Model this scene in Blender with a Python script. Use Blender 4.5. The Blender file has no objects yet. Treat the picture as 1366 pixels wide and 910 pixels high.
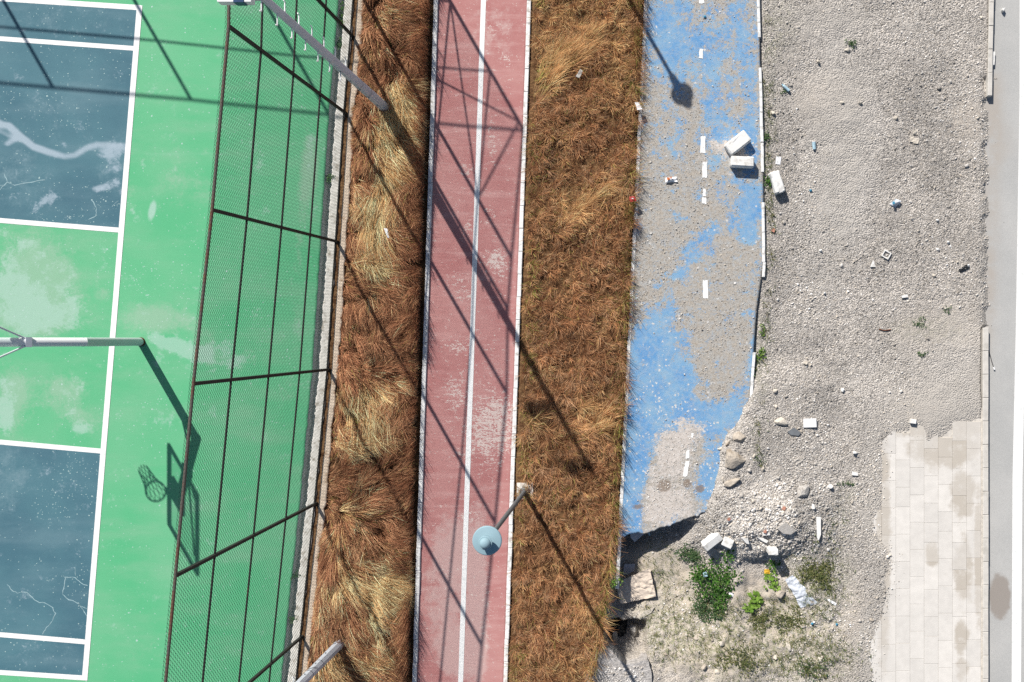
import bpy, bmesh, math, random
import numpy as np
from mathutils import Vector, Matrix, Quaternion

S = bpy.context.scene
COL = S.collection
R = math.radians

# ------------------------------------------------------------------ camera, sky, sun, exposure
# A drone 19 m up looking straight down.  60 px of the 1366 px photograph = 1 m on the ground.
CAMH = 19.0
def W(px, py, z=0.0):
    return Vector(((px - 683) / 60.0, (455 - py) / 60.0, z))
NAD = (855.0, 453.0)
def PZ(px, py, z):
    "point at height z seen at photograph position px, py"
    k = (CAMH - z) / CAMH
    return W(NAD[0] + (px - NAD[0]) * k, NAD[1] + (py - NAD[1]) * k, z)

cam = bpy.data.cameras.new('camera'); camo = bpy.data.objects.new('camera', cam); COL.objects.link(camo)
camo.location = W(NAD[0], NAD[1], CAMH)
cam.sensor_width = 36; cam.lens = 1140 / 1366 * 36
cam.shift_x = -(NAD[0] - 683) / 1366; cam.shift_y = (NAD[1] - 455) / 1366
cam.clip_end = 600; cam.clip_start = 0.1
S.camera = camo

SH = Vector((0.622, -1.09, -1.0))                      # where one metre of height throws its shadow
world = bpy.data.worlds.new('World'); S.world = world; world.use_nodes = True
wn = world.node_tree; bg = wn.nodes['Background']
sky = wn.nodes.new('ShaderNodeTexSky'); sky.sky_type = 'NISHITA'; sky.sun_disc = False
sky.sun_elevation = math.atan2(1.0, math.hypot(SH.x, SH.y)); sky.sun_rotation = math.atan2(-SH.x, -SH.y) % (2 * math.pi)
wn.links.new(sky.outputs[0], bg.inputs[0]); bg.inputs[1].default_value = 0.062
sl = bpy.data.lights.new('sun', 'SUN'); so = bpy.data.objects.new('sun', sl); COL.objects.link(so)
sl.energy = 4.9; sl.angle = R(0.5); sl.color = (1.0, 0.955, 0.9)
so.rotation_euler = SH.to_track_quat('-Z', 'Y').to_euler(); so.location = (-10, 17, 16)
S.view_settings.view_transform = 'Standard'; S.view_settings.look = 'None'
S.view_settings.exposure = 0.35; S.view_settings.gamma = 1.0
S.cycles.use_denoising = False
S.cycles.max_bounces = 4; S.cycles.diffuse_bounces = 2; S.cycles.glossy_bounces = 2

rng = np.random.default_rng(11)
random.seed(5)
KEXP = 1.42
def lin(c):
    c = c / 255.0
    return c / 12.92 if c <= 0.04045 else ((c + 0.055) / 1.055) ** 2.4
def C(r, g, b, k=KEXP):
    "base colour of a sunlit surface that photographs as sRGB r g b"
    return tuple(min(0.86, lin(v) / k) for v in (r, g, b))

# ------------------------------------------------------------------ numpy noise
def vnoise(x, y, seed=0):
    x = np.asarray(x, float); y = np.asarray(y, float)
    xi = np.floor(x).astype(np.int64); yi = np.floor(y).astype(np.int64)
    fx = x - xi; fy = y - yi
    fx = fx * fx * (3 - 2 * fx); fy = fy * fy * (3 - 2 * fy)
    def h(a, b):
        n = (a * 374761393 + b * 668265263 + seed * 974711) & 0x7fffffff
        n = ((n ^ (n >> 13)) * 1274126177) & 0x7fffffff
        n = (n ^ (n >> 16)) & 0xffff
        return n / 65535.0
    a = h(xi, yi); b = h(xi + 1, yi); c = h(xi, yi + 1); d = h(xi + 1, yi + 1)
    return a + (b - a) * fx + (c - a) * fy + (a - b - c + d) * fx * fy
def fbm(x, y, seed=0, o=4):
    s = 0; a = 0.5; t = 0
    for i in range(o):
        s = s + a * vnoise(x * 2 ** i + 17.3 * i, y * 2 ** i + 9.1 * i, seed + i); t += a; a *= 0.5
    return s / t
def sm(a, b, x):
    t = np.clip((x - a) / (b - a), 0, 1); return t * t * (3 - 2 * t)
def blobs(X, Y, L):
    "sum of soft ellipses: cx, cy, rx, ry, rotation in degrees, amplitude"
    F = np.zeros_like(X, float)
    for cx, cy, rx, ry, rot, a in L:
        c, s = math.cos(R(rot)), math.sin(R(rot))
        u = ((X - cx) * c + (Y - cy) * s) / rx; v = (-(X - cx) * s + (Y - cy) * c) / ry
        F += a * np.exp(-(u * u + v * v) ** 1.5 * 0.7)
    return F
def stroke(X, Y, pts, w):
    D = np.full(X.shape, 1e9)
    for (x0, y0), (x1, y1) in zip(pts[:-1], pts[1:]):
        dx, dy = x1 - x0, y1 - y0
        t = np.clip(((X - x0) * dx + (Y - y0) * dy) / (dx * dx + dy * dy), 0, 1)
        D = np.minimum(D, np.hypot(X - x0 - t * dx, Y - y0 - t * dy))
    return np.exp(-(D / w) ** 2)

# ------------------------------------------------------------------ object helpers
def link(name, me, parent=None, mats=()):
    o = bpy.data.objects.new(name, me); COL.objects.link(o)
    if parent is not None: o.parent = parent
    if me is not None:
        for m in (mats if isinstance(mats, (list, tuple)) else [mats]): me.materials.append(m)
    return o
def tag(o, label=None, cat=None, group=None, kind=None):
    if label: o['label'] = label
    if cat: o['category'] = cat
    if group: o['group'] = group
    if kind: o['kind'] = kind
    return o
def empty(name, loc, label=None, cat=None, group=None, rz=0.0):
    o = bpy.data.objects.new(name, None); COL.objects.link(o); o.location = loc; o.rotation_euler.z = rz
    o.empty_display_size = 0.2
    return tag(o, label, cat, group)
def np_mesh(name, V, F, attrs=None, cols=None, smooth=False):
    V = np.asarray(V, np.float32); F = np.asarray(F, np.int32)
    me = bpy.data.meshes.new(name)
    me.vertices.add(len(V)); me.vertices.foreach_set('co', V.ravel())
    me.loops.add(F.size); me.loops.foreach_set('vertex_index', F.ravel())
    me.polygons.add(len(F)); me.polygons.foreach_set('loop_start', np.arange(0, F.size, F.shape[1], dtype=np.int32))
    if smooth: me.polygons.foreach_set('use_smooth', np.ones(len(F), bool))
    me.update(calc_edges=True)
    for k, a in (attrs or {}).items():
        me.attributes.new(k, 'FLOAT', 'POINT').data.foreach_set('value', np.asarray(a, np.float32).ravel())
    if cols is not None:
        c = np.ones((len(V), 4), np.float32); c[:, :3] = cols
        me.attributes.new('Col', 'FLOAT_COLOR', 'POINT').data.foreach_set('color', c.ravel())
    return me

class MB:
    "collects boxes, tubes and lathes into one mesh (coordinates local to the thing)"
    def __init__(self): self.v = []; self.f = []; self.sm = []
    def add(self, vs, fs, smooth=False):
        n = len(self.v); self.v += [Vector(p) for p in vs]
        for f in fs: self.f.append([i + n for i in f]); self.sm.append(smooth)
    def box(self, c, s, M=None):
        x, y, z = s[0] / 2, s[1] / 2, s[2] / 2
        vs = [Vector((a, b, d)) for d in (-z, z) for b in (-y, y) for a in (-x, x)]
        vs = [(M @ p if M else p) + Vector(c) for p in vs]
        self.add(vs, [(0, 2, 3, 1), (4, 5, 7, 6), (0, 1, 5, 4), (2, 6, 7, 3), (0, 4, 6, 2), (1, 3, 7, 5)]); return self
    def tube(self, p0, p1, r0, r1=None, n=8, caps=True, smooth=True, rot=0.0):
        r1 = r0 if r1 is None else r1
        p0, p1 = Vector(p0), Vector(p1); d = (p1 - p0).normalized()
        a = d.orthogonal().normalized() if abs(d.z) < 0.98 else Vector((1, 0, 0))
        a = (a - d * a.dot(d)).normalized(); b = d.cross(a)
        vs = []
        for p, r in ((p0, r0), (p1, r1)):
            for i in range(n):
                t = 2 * math.pi * i / n + rot; vs.append(p + (a * math.cos(t) + b * math.sin(t)) * r)
        fs = [(i, (i + 1) % n, n + (i + 1) % n, n + i) for i in range(n)]
        self.add(vs, fs, smooth)
        if caps: self.add(vs, [tuple(range(n))[::-1], tuple(range(n, 2 * n))])
        return self
    def path(self, pts, r, n=6):
        for a, b in zip(pts[:-1], pts[1:]): self.tube(a, b, r, r, n)
        return self
    def lathe(self, prof, n=28, c=(0, 0, 0), smooth=True):
        c = Vector(c); vs = []
        for r, z in prof:
            for i in range(n):
                t = 2 * math.pi * i / n; vs.append(c + Vector((r * math.cos(t), r * math.sin(t), z)))
        fs = []
        for k in range(len(prof) - 1):
            for i in range(n): fs.append((k * n + i, k * n + (i + 1) % n, (k + 1) * n + (i + 1) % n, (k + 1) * n + i))
        self.add(vs, fs, smooth)
        self.add(vs, [tuple(range(n))[::-1], tuple(range((len(prof) - 1) * n, len(prof) * n))]); return self
    def build(self, name, m, parent=None):
        me = bpy.data.meshes.new(name); me.from_pydata([tuple(p) for p in self.v], [], self.f)
        me.polygons.foreach_set('use_smooth', self.sm); me.update()
        return link(name, me, parent, m)

def grid(name, X, Y, Z, mats, attrs=None, skirt=0.0, parent=None, smooth=True, side=None):
    "sheet through px-coordinate arrays X, Y (ny, nx) with heights Z; the skirt gives it sides"
    ny, nx = X.shape
    V = np.stack([(X - 683) / 60, (455 - Y) / 60, Z], -1).reshape(-1, 3)
    idx = np.arange(ny * nx).reshape(ny, nx)
    F = np.stack([idx[:-1, :-1], idx[1:, :-1], idx[1:, 1:], idx[:-1, 1:]], -1).reshape(-1, 4)
    at = {k: np.asarray(a, float).reshape(-1) for k, a in (attrs or {}).items()}
    if skirt:
        ring = np.concatenate([idx[0, :], idx[1:, -1], idx[-1, -2::-1], idx[-2:0:-1, 0]])
        low = V[ring].copy(); low[:, 2] -= skirt
        base = len(V); V = np.vstack([V, low]); m = len(ring)
        j = np.arange(m); k = (j + 1) % m
        F = np.vstack([F, np.stack([ring[j], ring[k], base + k, base + j], -1)])
        for q in at: at[q] = np.concatenate([at[q], at[q][ring]])
    me = np_mesh(name, V, F, at)
    n = (ny - 1) * (nx - 1)
    if side is not None: mats = [mats, side]; me.polygons.foreach_set('material_index', (np.arange(len(F)) >= n).astype(np.int32))
    if smooth:
        s = np.zeros(len(F), bool); s[:n] = True
        me.polygons.foreach_set('use_smooth', s)
    return link(name, me, parent, mats)
def strip(fl, fr, y0, y1, nx, ny):
    ys = np.linspace(y0, y1, ny); t = np.linspace(0, 1, nx)
    Y = np.repeat(ys[:, None], nx, 1); l = fl(ys)[:, None]; r = fr(ys)[:, None]
    return l + (r - l) * t[None, :], Y
def ribbon(name, pts, w, z, mat, parent=None, jit=0.0):
    pts = [Vector((p[0], p[1], 0)) for p in pts]; vs = []
    for i, p in enumerate(pts):
        d = (pts[min(i + 1, len(pts) - 1)] - pts[max(i - 1, 0)]).normalized(); n = Vector((-d.y, d.x, 0))
        ww = w * (1 + jit * random.uniform(-1, 1)) / 2
        vs += [W(*(p + n * ww).xy, z), W(*(p - n * ww).xy, z)]
    fs = [(2 * i, 2 * i + 1, 2 * i + 3, 2 * i + 2) for i in range(len(pts) - 1)]
    me = bpy.data.meshes.new(name); me.from_pydata([tuple(v) for v in vs], [], fs); me.update()
    if me.polygons[0].normal.z < 0: me.flip_normals()
    return link(name, me, parent, mat)
def dense(p0, p1, n): return [(p0[0] + (p1[0] - p0[0]) * i / n, p0[1] + (p1[1] - p0[1]) * i / n) for i in range(n + 1)]

# ------------------------------------------------------------------ material helpers
class NT:
    def __init__(self, name):
        self.m = bpy.data.materials.new(name); self.m.use_nodes = True; self.t = self.m.node_tree
        self.b = self.t.nodes['Principled BSDF']; self.b.inputs['Specular IOR Level'].default_value = 0.25
        self.geo = None
    def n(self, ty, **kw):
        x = self.t.nodes.new(ty)
        for k, v in kw.items(): setattr(x, k, v)
        return x
    def put(self, sock, v):
        if isinstance(v, bpy.types.NodeSocket): self.t.links.new(v, sock)
        elif isinstance(v, (tuple, list)): sock.default_value = tuple(v) + ((1,) if len(v) == 3 and len(sock.default_value) == 4 else ())
        else: sock.default_value = v
    def pos(self):
        if not self.geo: self.geo = self.n('ShaderNodeNewGeometry').outputs['Position']
        return self.geo
    def scaled(self, s, off=(0, 0, 0)):
        x = self.n('ShaderNodeMapping'); self.put(x.inputs['Vector'], self.pos())
        x.inputs['Scale'].default_value = s; x.inputs['Location'].default_value = off; return x.outputs[0]
    def noise(self, scale, detail=4, rough=0.6, vec=None, dist=0.0):
        x = self.n('ShaderNodeTexNoise'); self.put(x.inputs['Vector'], vec if vec is not None else self.pos())
        x.inputs['Scale'].default_value = scale; x.inputs['Detail'].default_value = detail
        x.inputs['Roughness'].default_value = rough; x.inputs['Distortion'].default_value = dist; return x.outputs[0]
    def voro(self, scale, feature='F1', out='Distance', rand=1.0):
        x = self.n('ShaderNodeTexVoronoi', feature=feature); self.put(x.inputs['Vector'], self.pos())
        x.inputs['Scale'].default_value = scale; x.inputs['Randomness'].default_value = rand; return x.outputs[out]
    def attr(self, name, out='Fac'):
        return self.n('ShaderNodeAttribute', attribute_name=name).outputs[out]
    def math(self, op, a, b=0.0, c=0.0):
        x = self.n('ShaderNodeMath', operation=op); self.put(x.inputs[0], a); self.put(x.inputs[1], b); self.put(x.inputs[2], c); return x.outputs[0]
    def ramp(self, f, a, b, lo=0.0, hi=1.0):
        x = self.n('ShaderNodeMapRange', interpolation_type='SMOOTHSTEP'); self.put(x.inputs[0], f)
        for i, v in zip((1, 2, 3, 4), (a, b, lo, hi)): self.put(x.inputs[i], v)
        return x.outputs[0]
    def mix(self, f, a, b, mode='MIX'):
        x = self.n('ShaderNodeMix', data_type='RGBA', blend_type=mode)
        self.put(x.inputs[0], f); self.put(x.inputs[6], a); self.put(x.inputs[7], b); return x.outputs[2]
    def scale(self, col, f):
        x = self.n('ShaderNodeVectorMath', operation='SCALE'); self.put(x.inputs[0], col); self.put(x.inputs['Scale'], f); return x.outputs[0]
    def bump(self, h, dist=0.01, strength=1.0):
        x = self.n('ShaderNodeBump'); self.put(x.inputs['Height'], h); x.inputs['Distance'].default_value = dist
        x.inputs['Strength'].default_value = strength; self.t.links.new(x.outputs[0], self.b.inputs['Normal'])
    def done(self, col, rough=0.85, metal=0.0):
        self.put(self.b.inputs['Base Color'], col); self.put(self.b.inputs['Roughness'], rough); self.b.inputs['Metallic'].default_value = metal
        return self.m

def simple(name, col, rough=0.8, metal=0.0, var=0.25, sc=12.0, bump=0.0, bsc=60.0, dirt=None, dscale=3.0):
    q = NT(name); c = q.scale(col, q.ramp(q.noise(sc, 5), 0.25, 0.75, 1 - var, 1 + var))
    if dirt: c = q.mix(q.ramp(q.noise(dscale, 6, 0.7), 0.5, 0.68, 0, 0.8), c, dirt)
    if bump: q.bump(q.noise(bsc, 4), bump)
    return q.done(c, rough, metal)

def court_mat(name, base, dark, pale, blot):
    q = NT(name)
    c = q.mix(q.ramp(q.noise(0.55, 4, 0.55), 0.3, 0.7), base, dark)
    c = q.mix(q.ramp(q.noise(0.9, 5, 0.6, q.scaled((0.5, 1.7, 1))), 0.42, 0.78, 0, 0.45), c, pale)
    mid = q.noise(2.6, 9, 0.72, dist=0.3); fine = q.noise(16, 6, 0.75)
    nn = q.math('ADD', q.math('MULTIPLY', q.math('SUBTRACT', mid, 0.5), 1.7), q.math('MULTIPLY', q.math('SUBTRACT', fine, 0.5), 0.85))
    c = q.mix(q.ramp(q.math('ADD', q.attr('pale'), nn), 0.10, 0.85, 0, 0.85), c, pale)
    big = q.math('MULTIPLY', q.math('SUBTRACT', q.noise(1.5, 5, 0.6), 0.5), 1.6)
    c = q.mix(q.ramp(q.math('ADD', q.attr('blot'), q.math('ADD', big, q.math('MULTIPLY', nn, 1.3))), 0.26, 0.74, 0, 0.62), c, blot)
    c = q.mix(q.ramp(q.math('ADD', q.attr('smear'), q.math('MULTIPLY', q.math('SUBTRACT', mid, 0.5), 0.4)), 0.18, 0.75, 0, 0.85), c, blot)
    # scattered flecks where the paint has lifted
    for sc, th, rad, wt in ((6, 0.93, 0.10, 0.25), (15, 0.93, 0.16, 0.55), (30, 0.97, 0.25, 0.4)):
        v = q.n('ShaderNodeTexVoronoi'); q.put(v.inputs['Vector'], q.pos()); v.inputs['Scale'].default_value = sc
        sep = q.n('ShaderNodeSeparateColor'); q.put(sep.inputs[0], v.outputs['Color'])
        dens = q.math('ADD', sep.outputs[0], q.math('MULTIPLY', q.math('SUBTRACT', q.noise(1.4, 4, 0.65), 0.5), 0.35))
        dens = q.math('ADD', dens, q.math('MULTIPLY', q.math('MULTIPLY', q.attr('fleck'), q.ramp(q.noise(4, 4, 0.7), 0.45, 0.6)), wt))
        on = q.math('MULTIPLY', q.math('GREATER_THAN', dens, th), q.math('LESS_THAN', v.outputs['Distance'], q.math('MULTIPLY', q.ramp(q.noise(30, 2), 0.3, 0.7, 0.2, 1.6), rad)))
        c = q.mix(q.math('MULTIPLY', on, 0.85), c, C(208, 232, 226))
    c = q.scale(c, q.ramp(q.noise(90, 3), 0.3, 0.7, 0.93, 1.07))
    q.bump(q.noise(70, 4), 0.003)
    return q.done(c, 0.8)

M = {}
M['court_green'] = court_mat('court_green_paint', C(99, 201, 144), C(120, 205, 154), C(162, 206, 174), C(186, 224, 206))
M['court_blue'] = court_mat('court_blue_paint', C(94, 139, 151), C(78, 121, 137), C(130, 162, 172), C(188, 206, 218))
M['line'] = simple('white_line_paint', (0.80, 0.80, 0.78), 0.7, var=0.04, sc=20, dirt=(0.62, 0.64, 0.62), dscale=9)
M['crack'] = simple('pale_crack', C(170, 200, 205), 0.9)
M['edge_concrete'] = simple('bleached_concrete', (.74, .71, .65), 0.9, var=0.12, sc=9, bump=0.003, bsc=40, dirt=C(176, 164, 146), dscale=6)
M['tan_concrete'] = simple('dusty_concrete', C(232, 214, 192), 0.95, var=0.15, sc=9, bump=0.004, bsc=40, dirt=C(170, 140, 108), dscale=5)
M['gutter'] = simple('gutter_aggregate', C(222, 228, 234), 0.95, var=0.3, sc=30, bump=0.015, bsc=45)
M['white_kerb'] = simple('painted_kerb', (0.76, 0.76, 0.74), 0.75, var=0.10, sc=14, dirt=C(186, 179, 166), dscale=9, bump=0.003)
M['stone_kerb'] = simple('concrete_kerb', C(232, 227, 218), 0.9, var=0.08, sc=9, dirt=C(205, 200, 190), dscale=2.5, bump=0.003)
M['white_block'] = simple('cast_concrete', (.74, .73, .70), 0.9, var=0.05, sc=14, bump=0.003, bsc=30, dirt=C(215, 210, 200), dscale=7)
M['galv'] = simple('galvanised_steel', C(228, 233, 242), 0.6, 0.0, var=0.07, sc=5)
M['galv_dark'] = simple('dark_fitting', (0.03, 0.03, 0.035), 0.8)  # near-black coat shared by bolts, seam bands, peg holes and the cable
M['hoop_white'] = simple('white_enamel', (0.80, 0.81, 0.80), 0.45, var=0.04, sc=5)
M['hoop_pole'] = simple('grey_enamel', C(222, 230, 230), 0.45, var=0.04, sc=5)
M['rust'] = simple('rusty_steel', C(120, 70, 45), 0.9, var=0.3, sc=20)
M['lamp_post'] = simple('lamp_post_paint', C(120, 124, 126), 0.55, 0.1, var=0.06, sc=8)
M['lamp_head'] = simple('lamp_head_paint', C(162, 194, 205), 0.6, var=0.05, sc=4)
M['navy'] = simple('navy_glass', (0.02, 0.05, 0.12), 0.3)
M['board'] = simple('clear_board', C(150, 190, 190), 0.3)
M['net'] = simple('net_cord', (0.3, 0.3, 0.3), 0.9)
q = NT('fence_paint'); c = q.mix(q.ramp(q.noise(2.2, 6, 0.7), 0.60, 0.74, 0, .6), (0.032, 0.034, 0.030), C(110, 78, 60)); M['fence'] = q.done(c, 0.75)
q = NT('fence_rail_paint'); c = q.mix(q.ramp(q.noise(1.6, 6, 0.7), 0.46, 0.62), C(112, 106, 98), C(128, 92, 74)); M['rail'] = q.done(c, 0.7)
M['wire'] = simple('coated_wire', (0.012, 0.06, 0.045), 0.6, var=0.2, sc=3)

# translucent-ish dry blades, one colour per blade
def blade_mat(name, tr=0.3):
    q = NT(name); col = q.attr('Col', 'Color')
    d = q.n('ShaderNodeBsdfDiffuse'); t = q.n('ShaderNodeBsdfTranslucent'); x = q.n('ShaderNodeMixShader')
    q.put(d.inputs[0], col); q.put(t.inputs[0], col); x.inputs[0].default_value = tr
    q.t.links.new(d.outputs[0], x.inputs[1]); q.t.links.new(t.outputs[0], x.inputs[2])
    out = [n for n in q.t.nodes if n.type == 'OUTPUT_MATERIAL'][0]; q.t.links.new(x.outputs[0], out.inputs[0])
    return q.m
M['blade'] = blade_mat('dry_grass_blades', 0.2)
M['leaf'] = blade_mat('green_leaves', 0.35)
q = NT('pebble_stone'); c = q.scale(q.attr('Col', 'Color'), q.ramp(q.noise(60, 3), 0.3, 0.7, 0.85, 1.12)); M['pebble'] = q.done(c, 0.9)
q = NT('thatch_soil'); c = q.mix(q.ramp(q.noise(7, 6, 0.7), 0.35, 0.65), C(92, 62, 38), C(150, 116, 80)); q.bump(q.noise(25, 5), 0.03); M['thatch'] = q.done(c, 0.95)

# red path
q = NT('red_path_paint')
c = q.mix(q.ramp(q.noise(0.8, 5, 0.6), 0.3, 0.7), C(197, 132, 129), C(213, 157, 152))
c = q.mix(q.ramp(q.noise(1.2, 5, 0.7, q.scaled((0.5, 4.0, 1))), 0.46, 0.70, 0, 0.5), c, C(230, 184, 178))
w = q.math('ADD', q.attr('worn'), q.math('MULTIPLY', q.math('SUBTRACT', q.noise(4.5, 8, 0.75), 0.5), 1.6))
c = q.mix(q.ramp(w, 0.35, 0.75, 0, 0.85), c, C(222, 186, 180))
fn = q.math('ADD', q.math('MULTIPLY', q.noise(1.0, 8, 0.74, q.scaled((6, 13, 1)), 0.5), 0.52), q.math('MULTIPLY', q.noise(1.0, 5, 0.7, q.scaled((22, 34, 1))), 0.48))
fl = q.math('ADD', q.math('MULTIPLY', q.attr('flake'), 0.105), fn)
c = q.mix(q.ramp(fl, 0.578, 0.594, 0, .92), c, C(238, 220, 211))
cr = q.voro(1.3, 'DISTANCE_TO_EDGE')
c = q.mix(q.ramp(cr, 0.0, 0.006, 0.0, 0.0), c, C(120, 70, 72))
q.bump(q.noise(60, 4), 0.004); M['red'] = q.done(c, 0.88)

# blue path
q = NT('blue_path_paint')
nz = q.math('ADD', q.math('MULTIPLY', q.noise(2.6, 8, 0.72), 0.5), q.math('MULTIPLY', q.noise(8, 9, 0.78), 0.5))
blue = q.mix(q.ramp(q.noise(1.6, 5, 0.6), 0.3, 0.7), C(104, 168, 226), C(148, 193, 226))
grit = q.mix(q.ramp(q.noise(22, 6, 0.75), 0.35, 0.65), C(176, 166, 152), C(212, 203, 190))
gr = q.noise(34, 6, 0.8)
f = q.math('ADD', q.math('MULTIPLY_ADD', q.attr('blue'), 0.72, 0.10), q.math('ADD', q.math('MULTIPLY', q.math('SUBTRACT', nz, 0.5), 4.4), q.math('MULTIPLY', q.math('SUBTRACT', gr, 0.5), 1.5)))
c = q.mix(q.ramp(f, 0.32, 0.58), grit, blue)
dusty = q.ramp(q.noise(9, 7, 0.75), 0.40, 0.70, 0, 0.6); c = q.mix(dusty, c, C(194, 206, 214))
ch = q.math('ADD', q.math('MULTIPLY', q.attr('chip'), .64), q.math('MULTIPLY', q.math('SUBTRACT', q.math('ADD', q.math('MULTIPLY', q.noise(4, 8, 0.75), .45), q.math('MULTIPLY', q.noise(13, 9, 0.8), .55)), 0.5), 4.2))
c = q.mix(q.ramp(ch, 0.36, 0.48), c, q.mix(q.ramp(q.noise(14, 6, 0.7), 0.35, 0.7), C(216, 206, 196), C(240, 232, 224)))
v = q.n('ShaderNodeTexVoronoi'); q.put(v.inputs['Vector'], q.pos()); v.inputs['Scale'].default_value = 14
sp = q.n('ShaderNodeSeparateColor'); q.put(sp.inputs[0], v.outputs['Color'])
on = q.math('MULTIPLY', q.math('GREATER_THAN', q.math('ADD', sp.outputs[0], q.math('MULTIPLY', q.math('MULTIPLY', q.attr('speck'), q.ramp(q.noise(3, 4), .42, .6)), .5)), 0.965), q.math('LESS_THAN', v.outputs['Distance'], q.ramp(q.noise(40, 2), .3, .7, .1, .5)))
c = q.mix(on, c, C(238, 236, 232))
st = q.math('ADD', q.attr('stain'), q.math('MULTIPLY', q.math('SUBTRACT', q.noise(9, 5), 0.5), 0.8))
c = q.mix(q.ramp(st, 0.35, 0.7, 0, 0.8), c, C(150, 132, 116))
q.bump(q.noise(55, 6, 0.7), 0.012); M['blue'] = q.done(c, 0.85)

# stony dirt
q = NT('stony_dirt')
c = q.mix(q.ramp(q.noise(1.1, 6, 0.65), 0.32, 0.68), C(200, 193, 184), C(222, 214, 204))
v1 = q.n('ShaderNodeTexVoronoi'); q.put(v1.inputs['Vector'], q.pos()); v1.inputs['Scale'].default_value = 34
sp = q.n('ShaderNodeSeparateColor'); q.put(sp.inputs[0], v1.outputs['Color'])
stony = q.math('MULTIPLY', q.math('SUBTRACT', 1.0, q.math('MULTIPLY', q.attr('sand'), .8)), q.ramp(q.noise(2.2, 5, .65), .3, .55, .35, 1))
grain = q.ramp(sp.outputs[0], 0, 1, 0.62, 1.38)
c = q.mix(stony, c, q.scale(c, grain))
c = q.mix(q.ramp(q.noise(40, 6, 0.75), 0.3, 0.7), q.scale(c, 0.84), q.scale(c, 1.14))
c = q.mix(q.math('MULTIPLY', q.attr('sand'), q.ramp(q.noise(6, 6, 0.7), 0.25, 0.6)), c, C(230, 216, 198))
c = q.mix(q.math('MULTIPLY', q.attr('pale'), q.ramp(q.noise(8, 6, 0.7), 0.25, 0.65, 0, .75)), c, C(236, 231, 224))
c = q.mix(q.math('MULTIPLY', q.attr('darker'), q.ramp(q.noise(9, 6, 0.7), 0.3, 0.7, 0, .7)), c, C(172, 166, 159))
c = q.mix(q.math('MULTIPLY', q.attr('moss'), q.ramp(q.noise(11, 7, 0.75), 0.42, 0.62, 0, .8)), c, C(150, 154, 108))
c = q.mix(q.math('MULTIPLY', q.attr('dust'), q.ramp(q.noise(7, 6, 0.7), 0.2, 0.6)), c, C(214, 207, 197))
h = q.math('ADD', q.math('MULTIPLY', v1.outputs['Distance'], q.math('MULTIPLY', stony, -1.1)), q.noise(30, 7, 0.75)); q.bump(h, 0.03, 0.9); M['dirt'] = q.done(c, 0.95)
M['far_dirt'] = simple('open_ground', C(186, 178, 166), 0.95, var=0.2, sc=2, bump=0.03, bsc=12)

# pale pavers, each with its own tone, and sand washed over them
q = NT('pale_paver')
oi = q.n('ShaderNodeObjectInfo').outputs['Random']
c = q.scale(C(244, 239, 231), q.ramp(oi, 0, 1, 0.95, 1.05)); c = q.scale(c, q.ramp(q.noise(5, 6, 0.6), 0.3, 0.7, 0.95, 1.05))
stain = None
for cx, cy, rx, ry in ((1285, 762, 17, 52), (1243, 738, 11, 24), (1283, 850, 12, 28), (1283, 893, 12, 18), (1262, 600, 60, 30), (1285, 660, 20, 40), (1305, 740, 7, 110), (1178, 720, 12, 220), (1235, 572, 70, 16), (1290, 566, 30, 26)):
    w0 = W(cx, cy); mp = q.n('ShaderNodeVectorMath', operation='SUBTRACT'); q.put(mp.inputs[0], q.pos()); mp.inputs[1].default_value = (w0.x, w0.y, 0)
    ml = q.n('ShaderNodeVectorMath', operation='MULTIPLY'); q.put(ml.inputs[0], mp.outputs[0]); ml.inputs[1].default_value = (60 / rx, 60 / ry, 0)
    ln = q.n('ShaderNodeVectorMath', operation='LENGTH'); q.put(ln.inputs[0], ml.outputs[0])
    e = q.ramp(ln.outputs['Value'], 0.4, 1.3, 1, 0); stain = e if stain is None else q.math('MAXIMUM', stain, e)
sf = q.math('ADD', stain, q.math('MULTIPLY', q.math('SUBTRACT', q.noise(3.2, 8, 0.7), 0.5), 2.6))
c = q.mix(q.math('MULTIPLY', q.ramp(sf, 0.22, 1.0, 0, 0.85), q.ramp(oi, 0, 1, .4, 1)), c, C(206, 196, 181))
q.bump(q.noise(50, 4), 0.003); M['paver'] = q.done(c, 0.9)

M['sand'] = simple('bedding_sand', C(226, 219, 208), .95, var=.2, sc=9)
# road
q = NT('worn_asphalt')
c = q.mix(q.ramp(q.noise(0.7, 5, 0.6), 0.3, 0.7), C(198, 198, 195), C(211, 210, 206))
c = q.scale(c, q.ramp(q.noise(55, 4, 0.7), 0.3, 0.7, 0.9, 1.08))
c = q.mix(q.math('MULTIPLY', q.attr('dust'), q.ramp(q.noise(3, 7, 0.7), 0.25, 0.6)), c, C(196, 189, 180))
wet = q.math('ADD', q.attr('oil'), q.math('MULTIPLY', q.math('SUBTRACT', q.noise(6, 8, 0.7), 0.5), 0.8))
c = q.mix(q.ramp(wet, 0.35, 0.75, 0, 0.9), c, C(170, 161, 152))
v = q.n('ShaderNodeTexVoronoi'); q.put(v.inputs['Vector'], q.pos()); v.inputs['Scale'].default_value = 6
sp = q.n('ShaderNodeSeparateColor'); q.put(sp.inputs[0], v.outputs['Color'])
c = q.mix(q.math('MULTIPLY', q.math('GREATER_THAN', sp.outputs[0], 0.8), q.math('LESS_THAN', v.outputs['Distance'], 0.05)), c, C(120, 118, 115))
q.bump(q.noise(80, 4), 0.003); M['road'] = q.done(c, 0.85)

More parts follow.
